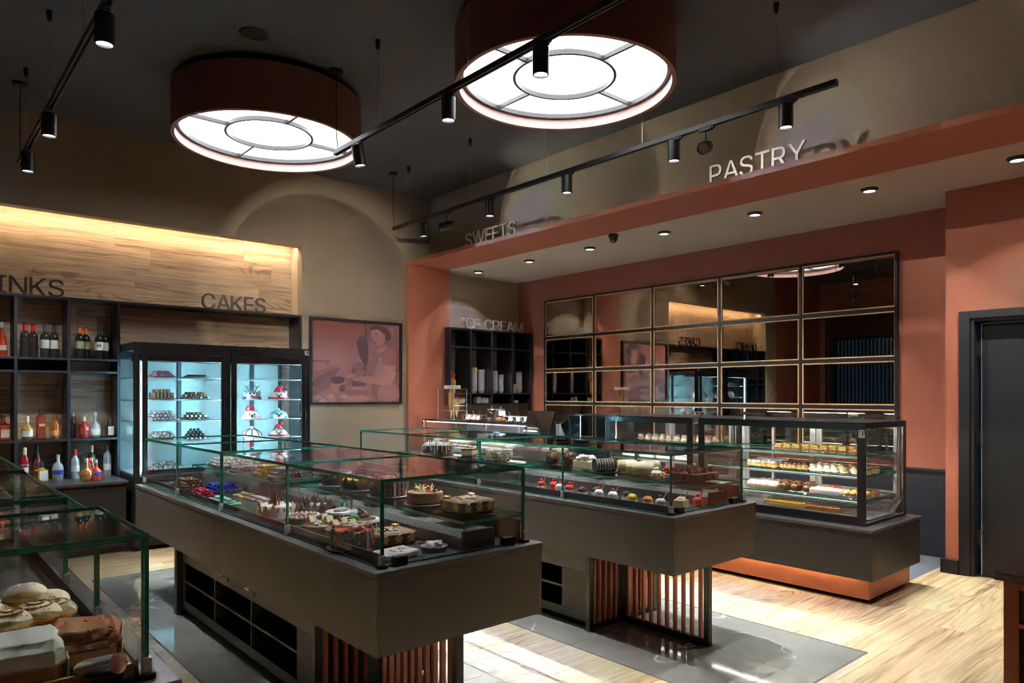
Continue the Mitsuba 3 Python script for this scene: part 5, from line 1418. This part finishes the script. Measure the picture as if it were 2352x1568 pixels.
def dome_cake(label, x, z, body, extra, r=.098):
    parts = [('board', disc(r + .015, .004, .001), 'mat_white', 30), ('body', lathe([[r, .004]] + [[r * math.cos(t), .004 + r * .86 * math.sin(t)] for t in np.linspace(0, PI / 2, 12)], 28), body, 40)]
    place('dome_cake', label, 'cake', parts + extra, x, 7.38, z + .005, -.35)


def on_dome(u, v, r=.098, s=1.0):
    return np.array([r * s * math.cos(v) * math.sin(u), -r * s * math.cos(v) * math.cos(u), .004 + r * .86 * s * math.sin(v)])


def blob(u, v, a, b=None, c=None, s=1.0):
    return ell(a, b or a, c or a, 2).apply_translation(on_dome(u, v, s=s))


eyes = lambda: [('eye', cat(blob(-.28, .55, .009), blob(.28, .55, .009)), 'mat_black', True)]
nose = lambda m: [('nose', blob(0, .35, .014), m, True)]
hat = [('hat', cat(lathe([[.052, .075], [.045, .10], [.028, .125], [0, .14]], 18), ell(.022, .022, .022, 2).apply_translation([.025, 0, .135])), 'mat_red', 40)]
band = [('hat_band', lathe([[.055, .068], [.060, .075], [.055, .084]], 20), 'mat_icing', True)]
ears = lambda m: [('ear', cat(ell(.022, .014, .02, 2).apply_translation([-.07, 0, .072]), ell(.022, .014, .02, 2).apply_translation([.07, 0, .072])), m, True)]
scarf = [('scarf', lathe([[.098, .004], [.107, .010], [.105, .022], [.097, .024]], 28), 'mat_red', True)]
ant = [('antler', cat(*[tube([(s * .03, 0, .08), (s * .05, 0, .12), (s * .075, 0, .15)], .004, 6) for s in (-1, 1)], *[tube([(s * .05, 0, .12), (s * .035, 0, .145)], .0035, 6) for s in (-1, 1)]), 'mat_choc', True)]
whites = [('eye_white', cat(blob(-.25, .6, .022), blob(.25, .6, .022)), 'mat_icing', True), ('eye', cat(blob(-.2, .6, .011, s=1.2), blob(.2, .6, .011, s=1.2)), 'mat_black', True)]
paws = lambda m: [('paw', cat(blob(-.8, .05, .020), blob(.8, .05, .020)), m, True)]
DX = (2.835, 3.125)
dome_cake('grey dome cake shaped as a reindeer head with antlers and a red nose', DX[0], FSZ[1], 'mat_fur_grey', ant + whites + nose('mat_red') + ears('mat_fur_grey') + paws('mat_black'))
dome_cake('white dome cake shaped as a bear with a red scarf and a small red hat', DX[1], FSZ[1], 'mat_icing', scarf + hat + eyes() + nose('mat_black') + ears('mat_icing'))
dome_cake('white dome cake shaped as a bear with a big red bobble hat', DX[0], FSZ[2], 'mat_icing', [('hat', ell(.045, .045, .04, 2).apply_translation([-.02, .0, .105]), 'mat_red', True)] + band + eyes() + nose('mat_black') + paws('mat_pink'))
dome_cake('pale blue dome cake with a white face and a bobble on top', DX[1], FSZ[2], 'mat_icing', [('cap', lathe([[.099 * math.cos(t), .006 + .086 * math.sin(t)] for t in np.linspace(.55, PI / 2, 9)], 28), 'mat_sky_blue', 40), ('bobble', ell(.014, .014, .014, 2).apply_translation([0, 0, .098]), 'mat_icing', True)] + eyes() + nose('mat_black') + paws('mat_sky_blue'))
dome_cake('white dome cake covered in dark chocolate stripes', DX[0], FSZ[3], 'mat_icing', [('stripe', cat([tube([on_dome(u, v, s=1.01) for v in np.linspace(.15, 1.5, 7)], .006, 6) for u in np.linspace(0, 2 * PI, 9)[:-1]]), 'mat_choc', True), ('truffle', ell(.02, .02, .02, 2).apply_translation([0, 0, .10]), 'mat_icing', True)])
dome_cake('white dome cake with a green cap and a red hat', DX[1], FSZ[3], 'mat_icing', hat + [('cap', lathe([[.1 * math.cos(t), .006 + .087 * math.sin(t)] for t in np.linspace(.8, PI / 2, 7)], 28), 'mat_leaf', 40)] + eyes() + nose('mat_choc') + scarf)
dome_cake('white dome cake with a red collar at the bottom of the cake fridge, left one', DX[0], .70, 'mat_icing', scarf + eyes() + nose('mat_black'))
dome_cake('white dome cake with blue ears at the bottom of the cake fridge, right one', DX[1], .70, 'mat_icing', ears('mat_sky_blue') + eyes() + nose('mat_black'))
place('black_tray', 'black tray of pralines at the bottom of the cake fridge behind the left door', 'tray', TRAY, 2.0, TY, .706)
ball_pile('striped_praline', 'striped praline heaped on the bottom tray of the cake fridge', 'praline', 'pralines at the fridge bottom', MARB, 2.0, TY, .711, 6, 4, 3, .042, dz=.026, base=.018)
place('small_jar', 'small white jar standing before the bottom tray of the cake fridge', 'jar', [('body', lathe([[0, 0], [.03, 0], [.032, .06], [0, .06]], 20), 'mat_icing', 30), ('lid', lathe([[.033, .06], [.033, .075], [0, .075]], 20), 'mat_foil_grey', 30)], 1.985, 7.28, .706)

# ------------------------------------------------------------------ pastry case goods
S1, S2, S3 = 1.005 + .006, .862 + .006, .69 + .006
ECL = {m: [('bun', rot(lumpy(ell(.022, .055, .024, 3), .002, 40, 3), 0, [0, 0, 1]).apply_translation([0, 0, .022]), 'mat_crust', True), ('glaze', lumpy(ell(.0225, .05, .018, 3), .003, 40, 5).apply_translation([0, 0, .033]), m, True)] for m in ('mat_icing', 'mat_choc')}
PTRAY = [('tray', bx(-.20, .25, -.15, .15, 0, .004), 'mat_tray_black', False)]


def row_of(name, label, cat_, grp, proto, y_from, y_to, n, x, z, rz=0.0, s=1.0, nx=1, dx=.07):
    for j in range(nx):
        for i in range(n):
            y = y_from + (y_to - y_from) * i / max(1, n - 1)
            place(name, label, cat_, proto, x + j * dx + rr.uniform(-.004, .004), y, z, rz + rr.uniform(-.12, .12), s, group=grp)


row_of('cream_eclair', 'white glazed choux bun in the row on the middle shelf of the corner pastry case', 'pastry', 'white glazed buns', ECL['mat_icing'], 3.05, 2.84, 6, 5.30, S2 + .001, PI / 2, 1.15, 2, .13)
row_of('chocolate_eclair', 'chocolate topped choux bun in the row on the middle shelf of the corner pastry case', 'pastry', 'chocolate topped buns', ECL['mat_choc'], 2.77, 2.59, 6, 5.30, S2 + .001, PI / 2, 1.15, 2, .13)
CHOU = [('base', lumpy(ell(.04, .034, .016, 3), .003, 40, 4).apply_translation([0, 0, .014]), 'mat_bread_pale', True), ('cream', lumpy(ell(.032, .028, .018, 3), .005, 50, 4).apply_translation([0, 0, .028]), 'mat_icing', True), ('lid', lumpy(ell(.030, .026, .013, 3), .003, 40, 8).apply_translation([0, 0, .046]), 'mat_bread_pale', True)]
row_of('cream_puff', 'cream puff dusted white on the middle shelf of the corner pastry case', 'pastry', 'cream puffs', CHOU, 2.53, 2.37, 4, 5.29, S2, .3, 1.0, 2, .11)
SAND = [('bottom', lumpy(ell(.055, .03, .014, 3), .003, 40, 4).apply_translation([0, 0, .012]), 'mat_bread_pale', True), ('filling', lumpy(ell(.052, .03, .012, 3), .005, 60, 4).apply_translation([0, 0, .026]), 'mat_icing', True), ('top', lumpy(ell(.054, .028, .018, 3), .003, 40, 8).apply_translation([0, 0, .042]), 'mat_crust', True)]
row_of('filled_bun', 'filled golden bun on the middle shelf by the right side glass of the corner pastry case', 'pastry', 'filled buns', SAND, 2.30, 2.14, 3, 5.30, S2, .15, 1.05, 2, .14)
BUN = [('bun', lumpy(ell(.048, .044, .034, 3), .003, 30, 4).apply_translation([0, 0, .030]), 'mat_bread_pale', True), ('sugar', lumpy(ell(.040, .036, .016, 3), .003, 60, 4).apply_translation([0, 0, .051]), 'mat_icing', True)]
row_of('sugar_bun', 'round sugared bun on the lowest shelf of the corner pastry case', 'pastry', 'sugared buns', BUN, 3.03, 2.84, 4, 5.27, S3, 0, .95, 3, .085)
for i, y in enumerate((2.755, 2.665, 2.575)):
    place('flaked_roll', 'chocolate flake covered roll on the lowest shelf of the corner pastry case', 'pastry', [('body', rot(lumpy(ell(.042, .10, .042, 3), .004, 30, i), 0, [0, 0, 1]).apply_translation([0, 0, .04]), 'mat_choc', True), ('flake', scatter(lambda r_: rot(bx(-.010, .010, -.005, .005, -.001, .001), r_.uniform(-1, 1), [1, .5, 0]), 90, .1, .062, 3 + i, .018).apply_scale([.38, .95, 1]), 'mat_choc_milk', False)], 5.31, y, S3, PI / 2 + .1 * i, group='flaked rolls')
place('cream_cake', 'long white cream cake topped with red and orange fruit in the corner pastry case', 'cake', [('body', lumpy(bx(-.09, .09, -.115, .115, 0, .052, .012).subdivide().subdivide(), .005, 35, 5), 'mat_icing', True), ('orange_fruit', scatter(lambda r_: ell(.014, .010, .008, 1), 6, .05, .055, 4).apply_translation([.02, 0, 0]), 'mat_fruit_orange', True), ('red_fruit', scatter(lambda r_: ell(.011, .011, .010, 1), 5, .03, .056, 7).apply_translation([.03, -.05, 0]), 'mat_red', True), ('green_fruit', ell(.012, .012, .006, 1).apply_translation([0, .06, .054]), 'mat_fruit_green', True)], 5.31, 2.42, S3)
CRO = [('body', lumpy(ell(.062, .028, .024, 3), .004, 45, 4).apply_translation([0, 0, .030]), 'mat_crust', True), ('cream', lumpy(ell(.056, .030, .012, 3), .004, 60, 4).apply_translation([0, 0, .014]), 'mat_icing', True)]
row_of('filled_croissant', 'brown filled croissant on the lowest shelf by the right side glass of the corner pastry case', 'croissant', 'filled croissants', CRO, 2.27, 2.13, 4, 5.28, S3, .2, 1.0, 2, .14)
TRI = {m: [('base', extr(Polygon([(-.03, -.03), (.03, -.03), (0, .035)]), .018), 'mat_crust', False), ('fruit', lumpy(extr(Polygon([(-.027, -.027), (.027, -.027), (0, .031)]), .014).subdivide().subdivide().apply_translation([0, 0, .018]), .003, 60, 3), m, True)] for m in ('mat_fruit_yellow', 'mat_fruit_orange')}
row_of('fruit_slice', 'yellow fruit slice on the bottom deck of the corner pastry case', 'fruit slice', 'yellow fruit slices', TRI['mat_fruit_yellow'], 2.87, 2.60, 7, 5.24, .585, .4, 1.0, 2, .07)
row_of('fruit_slice', 'orange fruit slice on the bottom deck of the corner pastry case', 'fruit slice', 'orange fruit slices', TRI['mat_fruit_orange'], 2.52, 2.33, 4, 5.22, .58, .4, 1.0, 1, .07)
row_of('fruit_tartlet', 'yellow fruit tartlet on the top shelf of the corner pastry case', 'tart', 'yellow tartlets', TRI['mat_fruit_yellow'], 2.95, 2.35, 9, 5.55, S1, .2, 1.1, 2, .10)
row_of('cream_puff', 'cream puff on the top shelf of the left pastry case', 'pastry', 'cream puffs of the left case', CHOU, 4.35, 3.60, 10, 5.50, S1, .3, 1.0, 2, .12)
for i in range(4):
    place('cream_cake', 'long white cream cake with yellow fruit on the middle shelf of the left pastry case', 'cake', [('body', lumpy(bx(-.13, .13, -.085, .085, 0, .05, .010).subdivide().subdivide(), .004, 35, i), 'mat_icing', True), ('fruit', scatter(lambda r_: ell(.016, .012, .008, 1), 8, .07, .052, 4 + i), 'mat_fruit_yellow' if i % 2 == 0 else 'mat_cream', True)], 5.38, 4.30 - .20 * i, S2, group='cream cakes of the left case')
row_of('filled_croissant', 'brown filled croissant on the lowest shelf of the left pastry case', 'croissant', 'croissants of the left case', CRO, 4.33, 3.60, 8, 5.30, S3, .2, 1.0, 3, .14)

# ------------------------------------------------------------------ ice cream and counter goods
TUBM = ['mat_cream', 'mat_icing', 'mat_pink', 'mat_choc_milk', 'mat_icing', 'mat_bread_pale', 'mat_frost_mint', 'mat_choc', 'mat_cream', 'mat_icing', 'mat_fruit_orange', 'mat_cream']
for i, y in enumerate(np.linspace(5.10, 7.35, 12)):
    wave = lumpy(bx(-.27, .20, -.085, .085, 0, .055, .01).subdivide().subdivide().subdivide(), .022, 16, i)
    kt = place('ice_cream_tub', 'steel ice cream tub heaped with a pale wave of ice cream, %d of the row from the register' % (i + 1), 'ice cream tub', [('tub', bx(-.28, .21, -.092, .092, 0, .03, .004), 'mat_steel', False), ('ice_cream', wave.apply_translation([0, 0, .02]), TUBM[i], True)], 5.40, y, .813, group='ice cream tubs in the counter')
k = thing('cone_holder', 'clear acrylic stand holding stacked ice cream cones on the ice cream counter', 'cone stand')
cx_, cy_ = 5.33, 7.22
pane(k, 'x', cx_ - .1, cy_ - .17, cy_ + .17, 1.135, 1.52, mat='glass_clear', edge='mat_glass_edge_lit', name='sheet', e=.002)
pane(k, 'x', cx_ + .1, cy_ - .17, cy_ + .17, 1.135, 1.52, mat='glass_clear', edge='mat_glass_edge_lit', name='sheet', e=.002)
pane(k, 'y', cy_ - .17, cx_ - .1, cx_ + .1, 1.135, 1.52, mat='glass_clear', edge='mat_glass_edge_lit', name='sheet', e=.002)
part(k, 'lid_box', bx(cx_ - .06, cx_ + .06, cy_ - .10, cy_ + .10, 1.522, 1.565, .003), 'mat_white')
part(k, 'cone_plate', bx(cx_ - .1, cx_ + .1, cy_ - .17, cy_ + .17, 1.245, 1.249), 'mat_white_gloss')
CONE = [('cone', lathe([[.0, 0], [.006, .003], [.033, .115], [.036, .13], [.032, .13], [.006, .02]], 16), 'mat_waffle', 40)]
for s_, (dy, n) in enumerate(((.02, 8), (-.09, 4))):
    for i in range(n):
        place('ice_cream_cone', 'waffle cone in the stack of the clear acrylic cone stand', 'ice cream cone', CONE, cx_ + rr.uniform(-.004, .004), cy_ + dy + rr.uniform(-.008, .008), 1.165 + .030 * i, 0, 1.0, group='waffle cones')
for i, (y, lab) in enumerate(((6.42, 'round glass jar with a steel lid on the ice cream counter, left one'), (6.26, 'round glass jar of orange biscuits with a steel lid on the ice cream counter'))):
    k = thing('glass_jar', lab, 'jar')
    jx, jz = 5.32, 1.134
    part(k, 'glass', move(lathe([[0, .002], [.055, .002], [.075, .03], [.078, .07], [.06, .115], [.05, .13]], 28), jx, y, jz), 'glass_clear', smooth=True)
    part(k, 'lid', move(lathe([[.052, .13], [.055, .145], [.02, .15], [.008, .155], [.014, .17], [.012, .18], [0, .182]], 24), jx, y, jz), 'mat_steel', smooth=40)
    part(k, 'biscuit', move(scatter(lambda r_: ell(.022, .018, .012, 1), 10 if i else 4, .045, .02, i, .03 if i else .01), jx, y, jz), 'mat_fruit_orange' if i else 'mat_choc', smooth=True)
for i, (ya, yb, lab) in enumerate(((6.60, 6.90, 'low copper wire rack of topping pots left of the glass jars'), (5.72, 6.12, 'white wire rack of topping pots right of the glass jars'))):
    k = thing('topping_rack', lab, 'rack')
    n = 6
    z0, z1 = 1.134, 1.20
    zigs = []
    for j in range(n + 1):
        zigs.append((5.24, ya + (yb - ya) * j / n, z0 + .004 if j % 2 else z1))
    part(k, 'wire', cat(tube(zigs, .0025, 6), tube([(a[0] + .14, a[1], a[2]) for a in zigs], .0025, 6), tube([(5.24, ya, z1), (5.24, yb, z1), (5.38, yb, z1), (5.38, ya, z1), (5.24, ya, z1)], .003, 6)), 'mat_copper' if i == 0 else 'mat_white')
    for j in range(3):
        y = ya + (yb - ya) * (j + .5) / 3
        q = place('topping_pot', 'steel topping pot with a spoon in the %s rack on the ice cream counter' % ('copper' if i == 0 else 'white wire'), 'pot', [('pot', lathe([[0, 0], [.04, 0], [.046, .06], [.043, .06], [.037, .01], [0, .01]], 20), 'mat_steel', 40), ('topping', lathe([[0, .052], [.043, .048]], 16), 'mat_choc' if j % 2 else 'mat_crust', True), ('spoon', cyl((0, 0, .03), (.03, .02, .105), .003, 6), 'mat_steel', False)], 5.31, y, z0 + .012, .7 * j, group='topping pots of the %s rack' % ('copper' if i == 0 else 'white'))
place('price_card', 'small white card standing against the glass jar', 'card', [('card', rot(bx(-.045, .045, -.001, .001, 0, .06), .15, [1, 0, 0]), 'mat_white', False)], 5.24, 6.14, 1.205, -1.2)
k = thing('till_terminal', 'black touch screen till on a stand between ice cream and pastry cases', 'till')
part(k, 'screen', rot(bx(5.20, 5.23, 5.30, 5.72, 1.03, 1.28, .006), .35, [0, 1, 0], (5.21, 5.5, 1.1)), 'mat_black_gloss')
part(k, 'stand', cat(bx(5.30, 5.40, 5.42, 5.58, .96, 1.16, .01), bx(5.22, 5.50, 5.34, 5.66, .945, .965, .004)), 'mat_black')
part(k, 'customer_display', rot(bx(5.40, 5.415, 5.05, 5.33, 1.02, 1.20, .004), -.5, [1, 0, 0], (5.40, 5.2, 1.1)), 'mat_black_satin')
part(k, 'drawer', bx(5.16, 5.56, 5.24, 5.72, .872, .945, .004), 'mat_black')
k = thing('counter_scale', 'pole display of a weighing scale with a pale blue screen beside the till', 'scale')
part(k, 'pole', bx(5.58, 5.62, 5.30, 5.35, .82, 1.10, .004), 'mat_alu')
part(k, 'head', bx(5.56, 5.60, 5.25, 5.41, 1.09, 1.20, .008), 'mat_black_satin')
part(k, 'screen', bx(5.556, 5.561, 5.27, 5.39, 1.105, 1.185), 'mat_panel_gray')
part(k, 'base', bx(5.50, 5.76, 5.18, 5.46, .812, .84, .005), 'mat_black')
# cup shelf goods
CUPR = lambda r, n, dz, t: lathe([[0, 0], [r * .72, 0]] + [q for i in range(n) for q in ((r * (.86 if i else .80), dz * i + .02), (r, dz * i + .024), (r, dz * i + .030))] + [[r * .9, dz * n + .024], [0, dz * n + .02]], 20)
YC = 7.66
for x, z, r, n, dz, mat, lab in ((6.03, 1.471, .042, 26, .0125, 'mat_white', 'tall stack of paper cups, left one in the second cubby'), (6.155, 1.471, .048, 24, .0125, 'mat_white', 'tall stack of wide paper cups, right one in the second cubby'),
                                 (6.40, 1.471, .043, 23, .0125, 'mat_icing', 'stack of paper cups, left one in the third cubby'), (6.515, 1.471, .040, 19, .0125, 'mat_icing', 'shorter stack of paper cups, right one in the third cubby'),
                                 (6.655, 1.471, .028, 31, .010, 'mat_cream', 'narrow tall stack of cream cups in the right cubby'), (6.745, 1.471, .040, 24, .0125, 'mat_white', 'stack of blue printed cups at the back of the right cubby'),
                                 (6.735, 1.471, .032, 8, .0125, 'mat_cream', 'short stack of small cups in front in the right cubby'), (6.86, 1.471, .047, 23, .0125, 'mat_white', 'stack of wide blue rimmed cups at the end of the right cubby')):
    yy = YC + (.08 if 'back' in lab else 0) - (.05 if 'short stack of small' in lab else 0)
    k = thing('cup_stack', lab, 'cup stack')
    part(k, 'cup_pile', move(CUPR(r, n, dz, 0), x, yy, z), mat, smooth=False)
    if 'blue' in lab or 'left one in the second' in lab:
        part(k, 'printed_cup', move(lathe([[r * .93, dz * n - .03], [r * 1.02, dz * n + .026], [r * .9, dz * n + .027]], 20), x, yy, z), 'mat_label_blue' if 'blue' in lab else 'mat_fruit_yellow', smooth=True)
place('syrup_bottle', 'yellow sauce bottle with a red cap in the left cubby behind the pier', 'bottle', [('body', lathe([[0, 0], [.04, 0], [.042, .16], [.03, .19], [.018, .20], [0, .20]], 20), 'mat_yellow_liquor', 40), ('cap', lathe([[.03, .195], [.028, .235], [.012, .26], [0, .26]], 16), 'mat_red', 40)], 5.62, 7.6, 1.471)
for i, (x, lab) in enumerate(((5.64, 'crumpled stack of white napkins at the left end of the lowest cubby row'), (5.74, 'stack of white napkins beside the crumpled one in the lowest cubby row'), (6.27 - .24, 'upright pack of white napkins in the second low cubby'), (6.14, 'crumpled pack of white napkins in the second low cubby'), (6.72, 'small white paper pack in the right low cubby'))):
    w = (.045, .05, .035, .06, .03)[i]
    place('napkin_pack', lab, 'napkins', [('pack', lumpy(bx(-w, w, -.06, .06, 0, (.09, .08, .10, .085, .045)[i], .012).subdivide().subdivide(), .006 if i % 2 == 1 or i == 0 else .001, 35, i), 'mat_icing', 40)], x, 7.6, 1.323)

# ------------------------------------------------------------------ breads at the left edge
M('seed', (.05, .04, .03), .6)
rb = random.Random(31)


def bun_parts(seed, rx, ry, rz, swirl):
    body = lumpy(ell(rx, ry, rz, 4), .004, 22, seed)
    parts = [('crumb', body, 'mat_bread', True), ('crust', lumpy(ell(rx * 1.004, ry * 1.004, rz * .62, 3), .003, 22, seed).apply_translation([0, 0, -rz * .25]), 'mat_crust', True)]
    r2 = random.Random(seed)
    if swirl:
        pts = [(rx * q * math.cos(t), ry * q * math.sin(t), rz * math.sqrt(max(0, 1 - q * q)) + .001) for t, q in zip(np.linspace(0, 13, 40), np.linspace(.80, .10, 40))]
        parts.append(('swirl', tube(pts, .0028, 5), 'mat_crust', True))
    sd = []
    for i in range(16):
        u, v = r2.uniform(0, 6.28), r2.uniform(.4, 1.3)
        sd.append(ell(.0016, .0016, .001, 1).apply_translation([rx * math.cos(v) * math.cos(u), ry * math.cos(v) * math.sin(u), rz * math.sin(v) + .001]))
    parts.append(('seed', cat(sd), 'mat_seed', False))
    return parts


BZ = FZ + .03
kb = place('bread_tray', 'dark wooden tray under the frosted loaf and chocolate loaf', 'tray', [('base', bx(-.19, .19, -.12, .12, 0, .012, .003), 'mat_choc_dark', False), ('rim', cat(bx(-.195, .195, -.125, -.115, 0, .03), bx(.185, .195, -.125, .125, 0, .03)), 'mat_crust_dark', False)], .225, 1.925, FZ)
BUNS = [(.262, 2.255, .105, .052, .046, .033, 0, 'seeded round bun on top at the back of the bread pile'), (.315, 2.235, .085, .048, .045, .03, 0, 'seeded bun at the right back of the bread pile'), (.318, 2.165, .075, .052, .048, .028, 1, 'pale bun at the right edge of the bread pile'),
        (.275, 2.135, .088, .055, .050, .026, 1, 'swirled bun in the middle right of the bread pile'), (.215, 2.11, .082, .056, .052, .028, 1, 'swirled bun with a sunken centre in the middle of the bread pile'), (.185, 2.215, .075, .058, .045, .03, 0, 'seeded bun behind the swirled one in the bread pile'),
        (.155, 2.14, .065, .045, .05, .028, 0, 'seeded bun cut by the left picture edge'), (.195, 2.31, .075, .060, .024, .024, 0, 'long golden roll lying at the back of the bread pile'), (.17, 2.06, .045, .055, .05, .028, 1, 'pale bun low at the left of the bread pile'), (.255, 2.045, .045, .05, .045, .026, 0, 'bun half hidden behind the frosted loaf'), (.325, 2.09, .035, .045, .04, .026, 0, 'torn crumbly bun next to the chocolate loaf'), (.26, 2.20, .05, .055, .05, .03, 0, 'bun under the top seeded bun of the pile')]
for i, (x, y, z, rx, ry, rz_, sw, lab) in enumerate(BUNS):
    place('bread_bun', lab, 'bun', bun_parts(60 + i, rx, ry, rz_, sw), x, y, FZ + z + rz_ * .4, rb.uniform(0, 3))
frost = lumpy(bx(-.075, .075, -.085, .085, .0, .075, .022).subdivide().subdivide().subdivide(), .007, 22, 5)
place('frosted_loaf', 'loaf covered in thick pale green white frosting at the front of the bread display', 'loaf', [('loaf', bx(-.07, .07, -.08, .08, 0, .055, .01), 'mat_crust', False), ('frosting', frost.apply_translation([0, 0, .018]), 'mat_frost_mint', True), ('paper', cat(bx(-.082, -.079, -.088, .088, 0, .05), bx(.079, .082, -.088, .088, 0, .05)), 'mat_paper', False)], .222, 1.925, FZ + .013, -.1)
gl = lumpy(bx(-.078, .078, -.085, .085, .0, .062, .022).subdivide().subdivide().subdivide(), .006, 28, 15)
nut = []
for i in range(22):
    m = lumpy(ell(.010, .006, .005, 2), .001, 60, i)
    m = rot(m, rb.uniform(0, 3), [0, 0, 1])
    m.apply_translation([rb.uniform(-.06, .06), rb.uniform(-.07, .07), .082 - .006 * rb.random()])
    nut.append(m)
place('chocolate_loaf', 'loaf under glossy chocolate glaze with nuts, in a paper lined tray by the side glass', 'loaf', [('loaf', bx(-.072, .072, -.08, .08, 0, .055, .01), 'mat_crust_dark', False), ('glaze', gl.apply_translation([0, 0, .022]), 'mat_choc_glaze', True), ('glazed_nut', cat(nut), 'mat_choc_glaze', True), ('paper', cat(bx(-.086, -.083, -.09, .09, 0, .06), bx(.083, .086, -.09, .09, 0, .066)), 'mat_paper', False)], .345, 1.965, FZ + .013, -.25)
ROLLB = [('loaf', lumpy(ell(.045, .10, .04, 3), .004, 25, 3), 'mat_bread', True), ('slash', cat([rot(bx(-.02, .02, -.004, .004, .034, .041, .002), .6, [0, 0, 1]).apply_translation([0, v, 0]) for v in (-.05, 0, .05)]), 'mat_crust', False)]
for j in range(3):
    for i in range(6):
        place('bread_roll', 'golden bread roll stacked in the far glass box of the bread display', 'bread roll', ROLLB, .12 + .10 * j, 3.98 + .135 * i, FZ + .045, PI / 2 + rb.uniform(-.2, .2), 1.0, group='bread rolls in the lower layer')
        place('bread_roll', 'pale bread roll on the glass shelf of the far bread box', 'bread roll', ROLLB, .12 + .10 * j, 3.98 + .135 * i, .93 + .045, PI / 2 + rb.uniform(-.2, .2), .95, group='bread rolls on the shelf')
place('metal_scoop', 'rounded steel serving scoop handle at the bottom edge of the bread display', 'scoop', [('handle', rot(lathe([[0, 0], [.018, .002], [.022, .02], [.022, .12], [0, .125]], 20), 1.3, [1, 0, 0]), 'mat_steel', 40)], .315, 1.83, FZ + .03, .5)
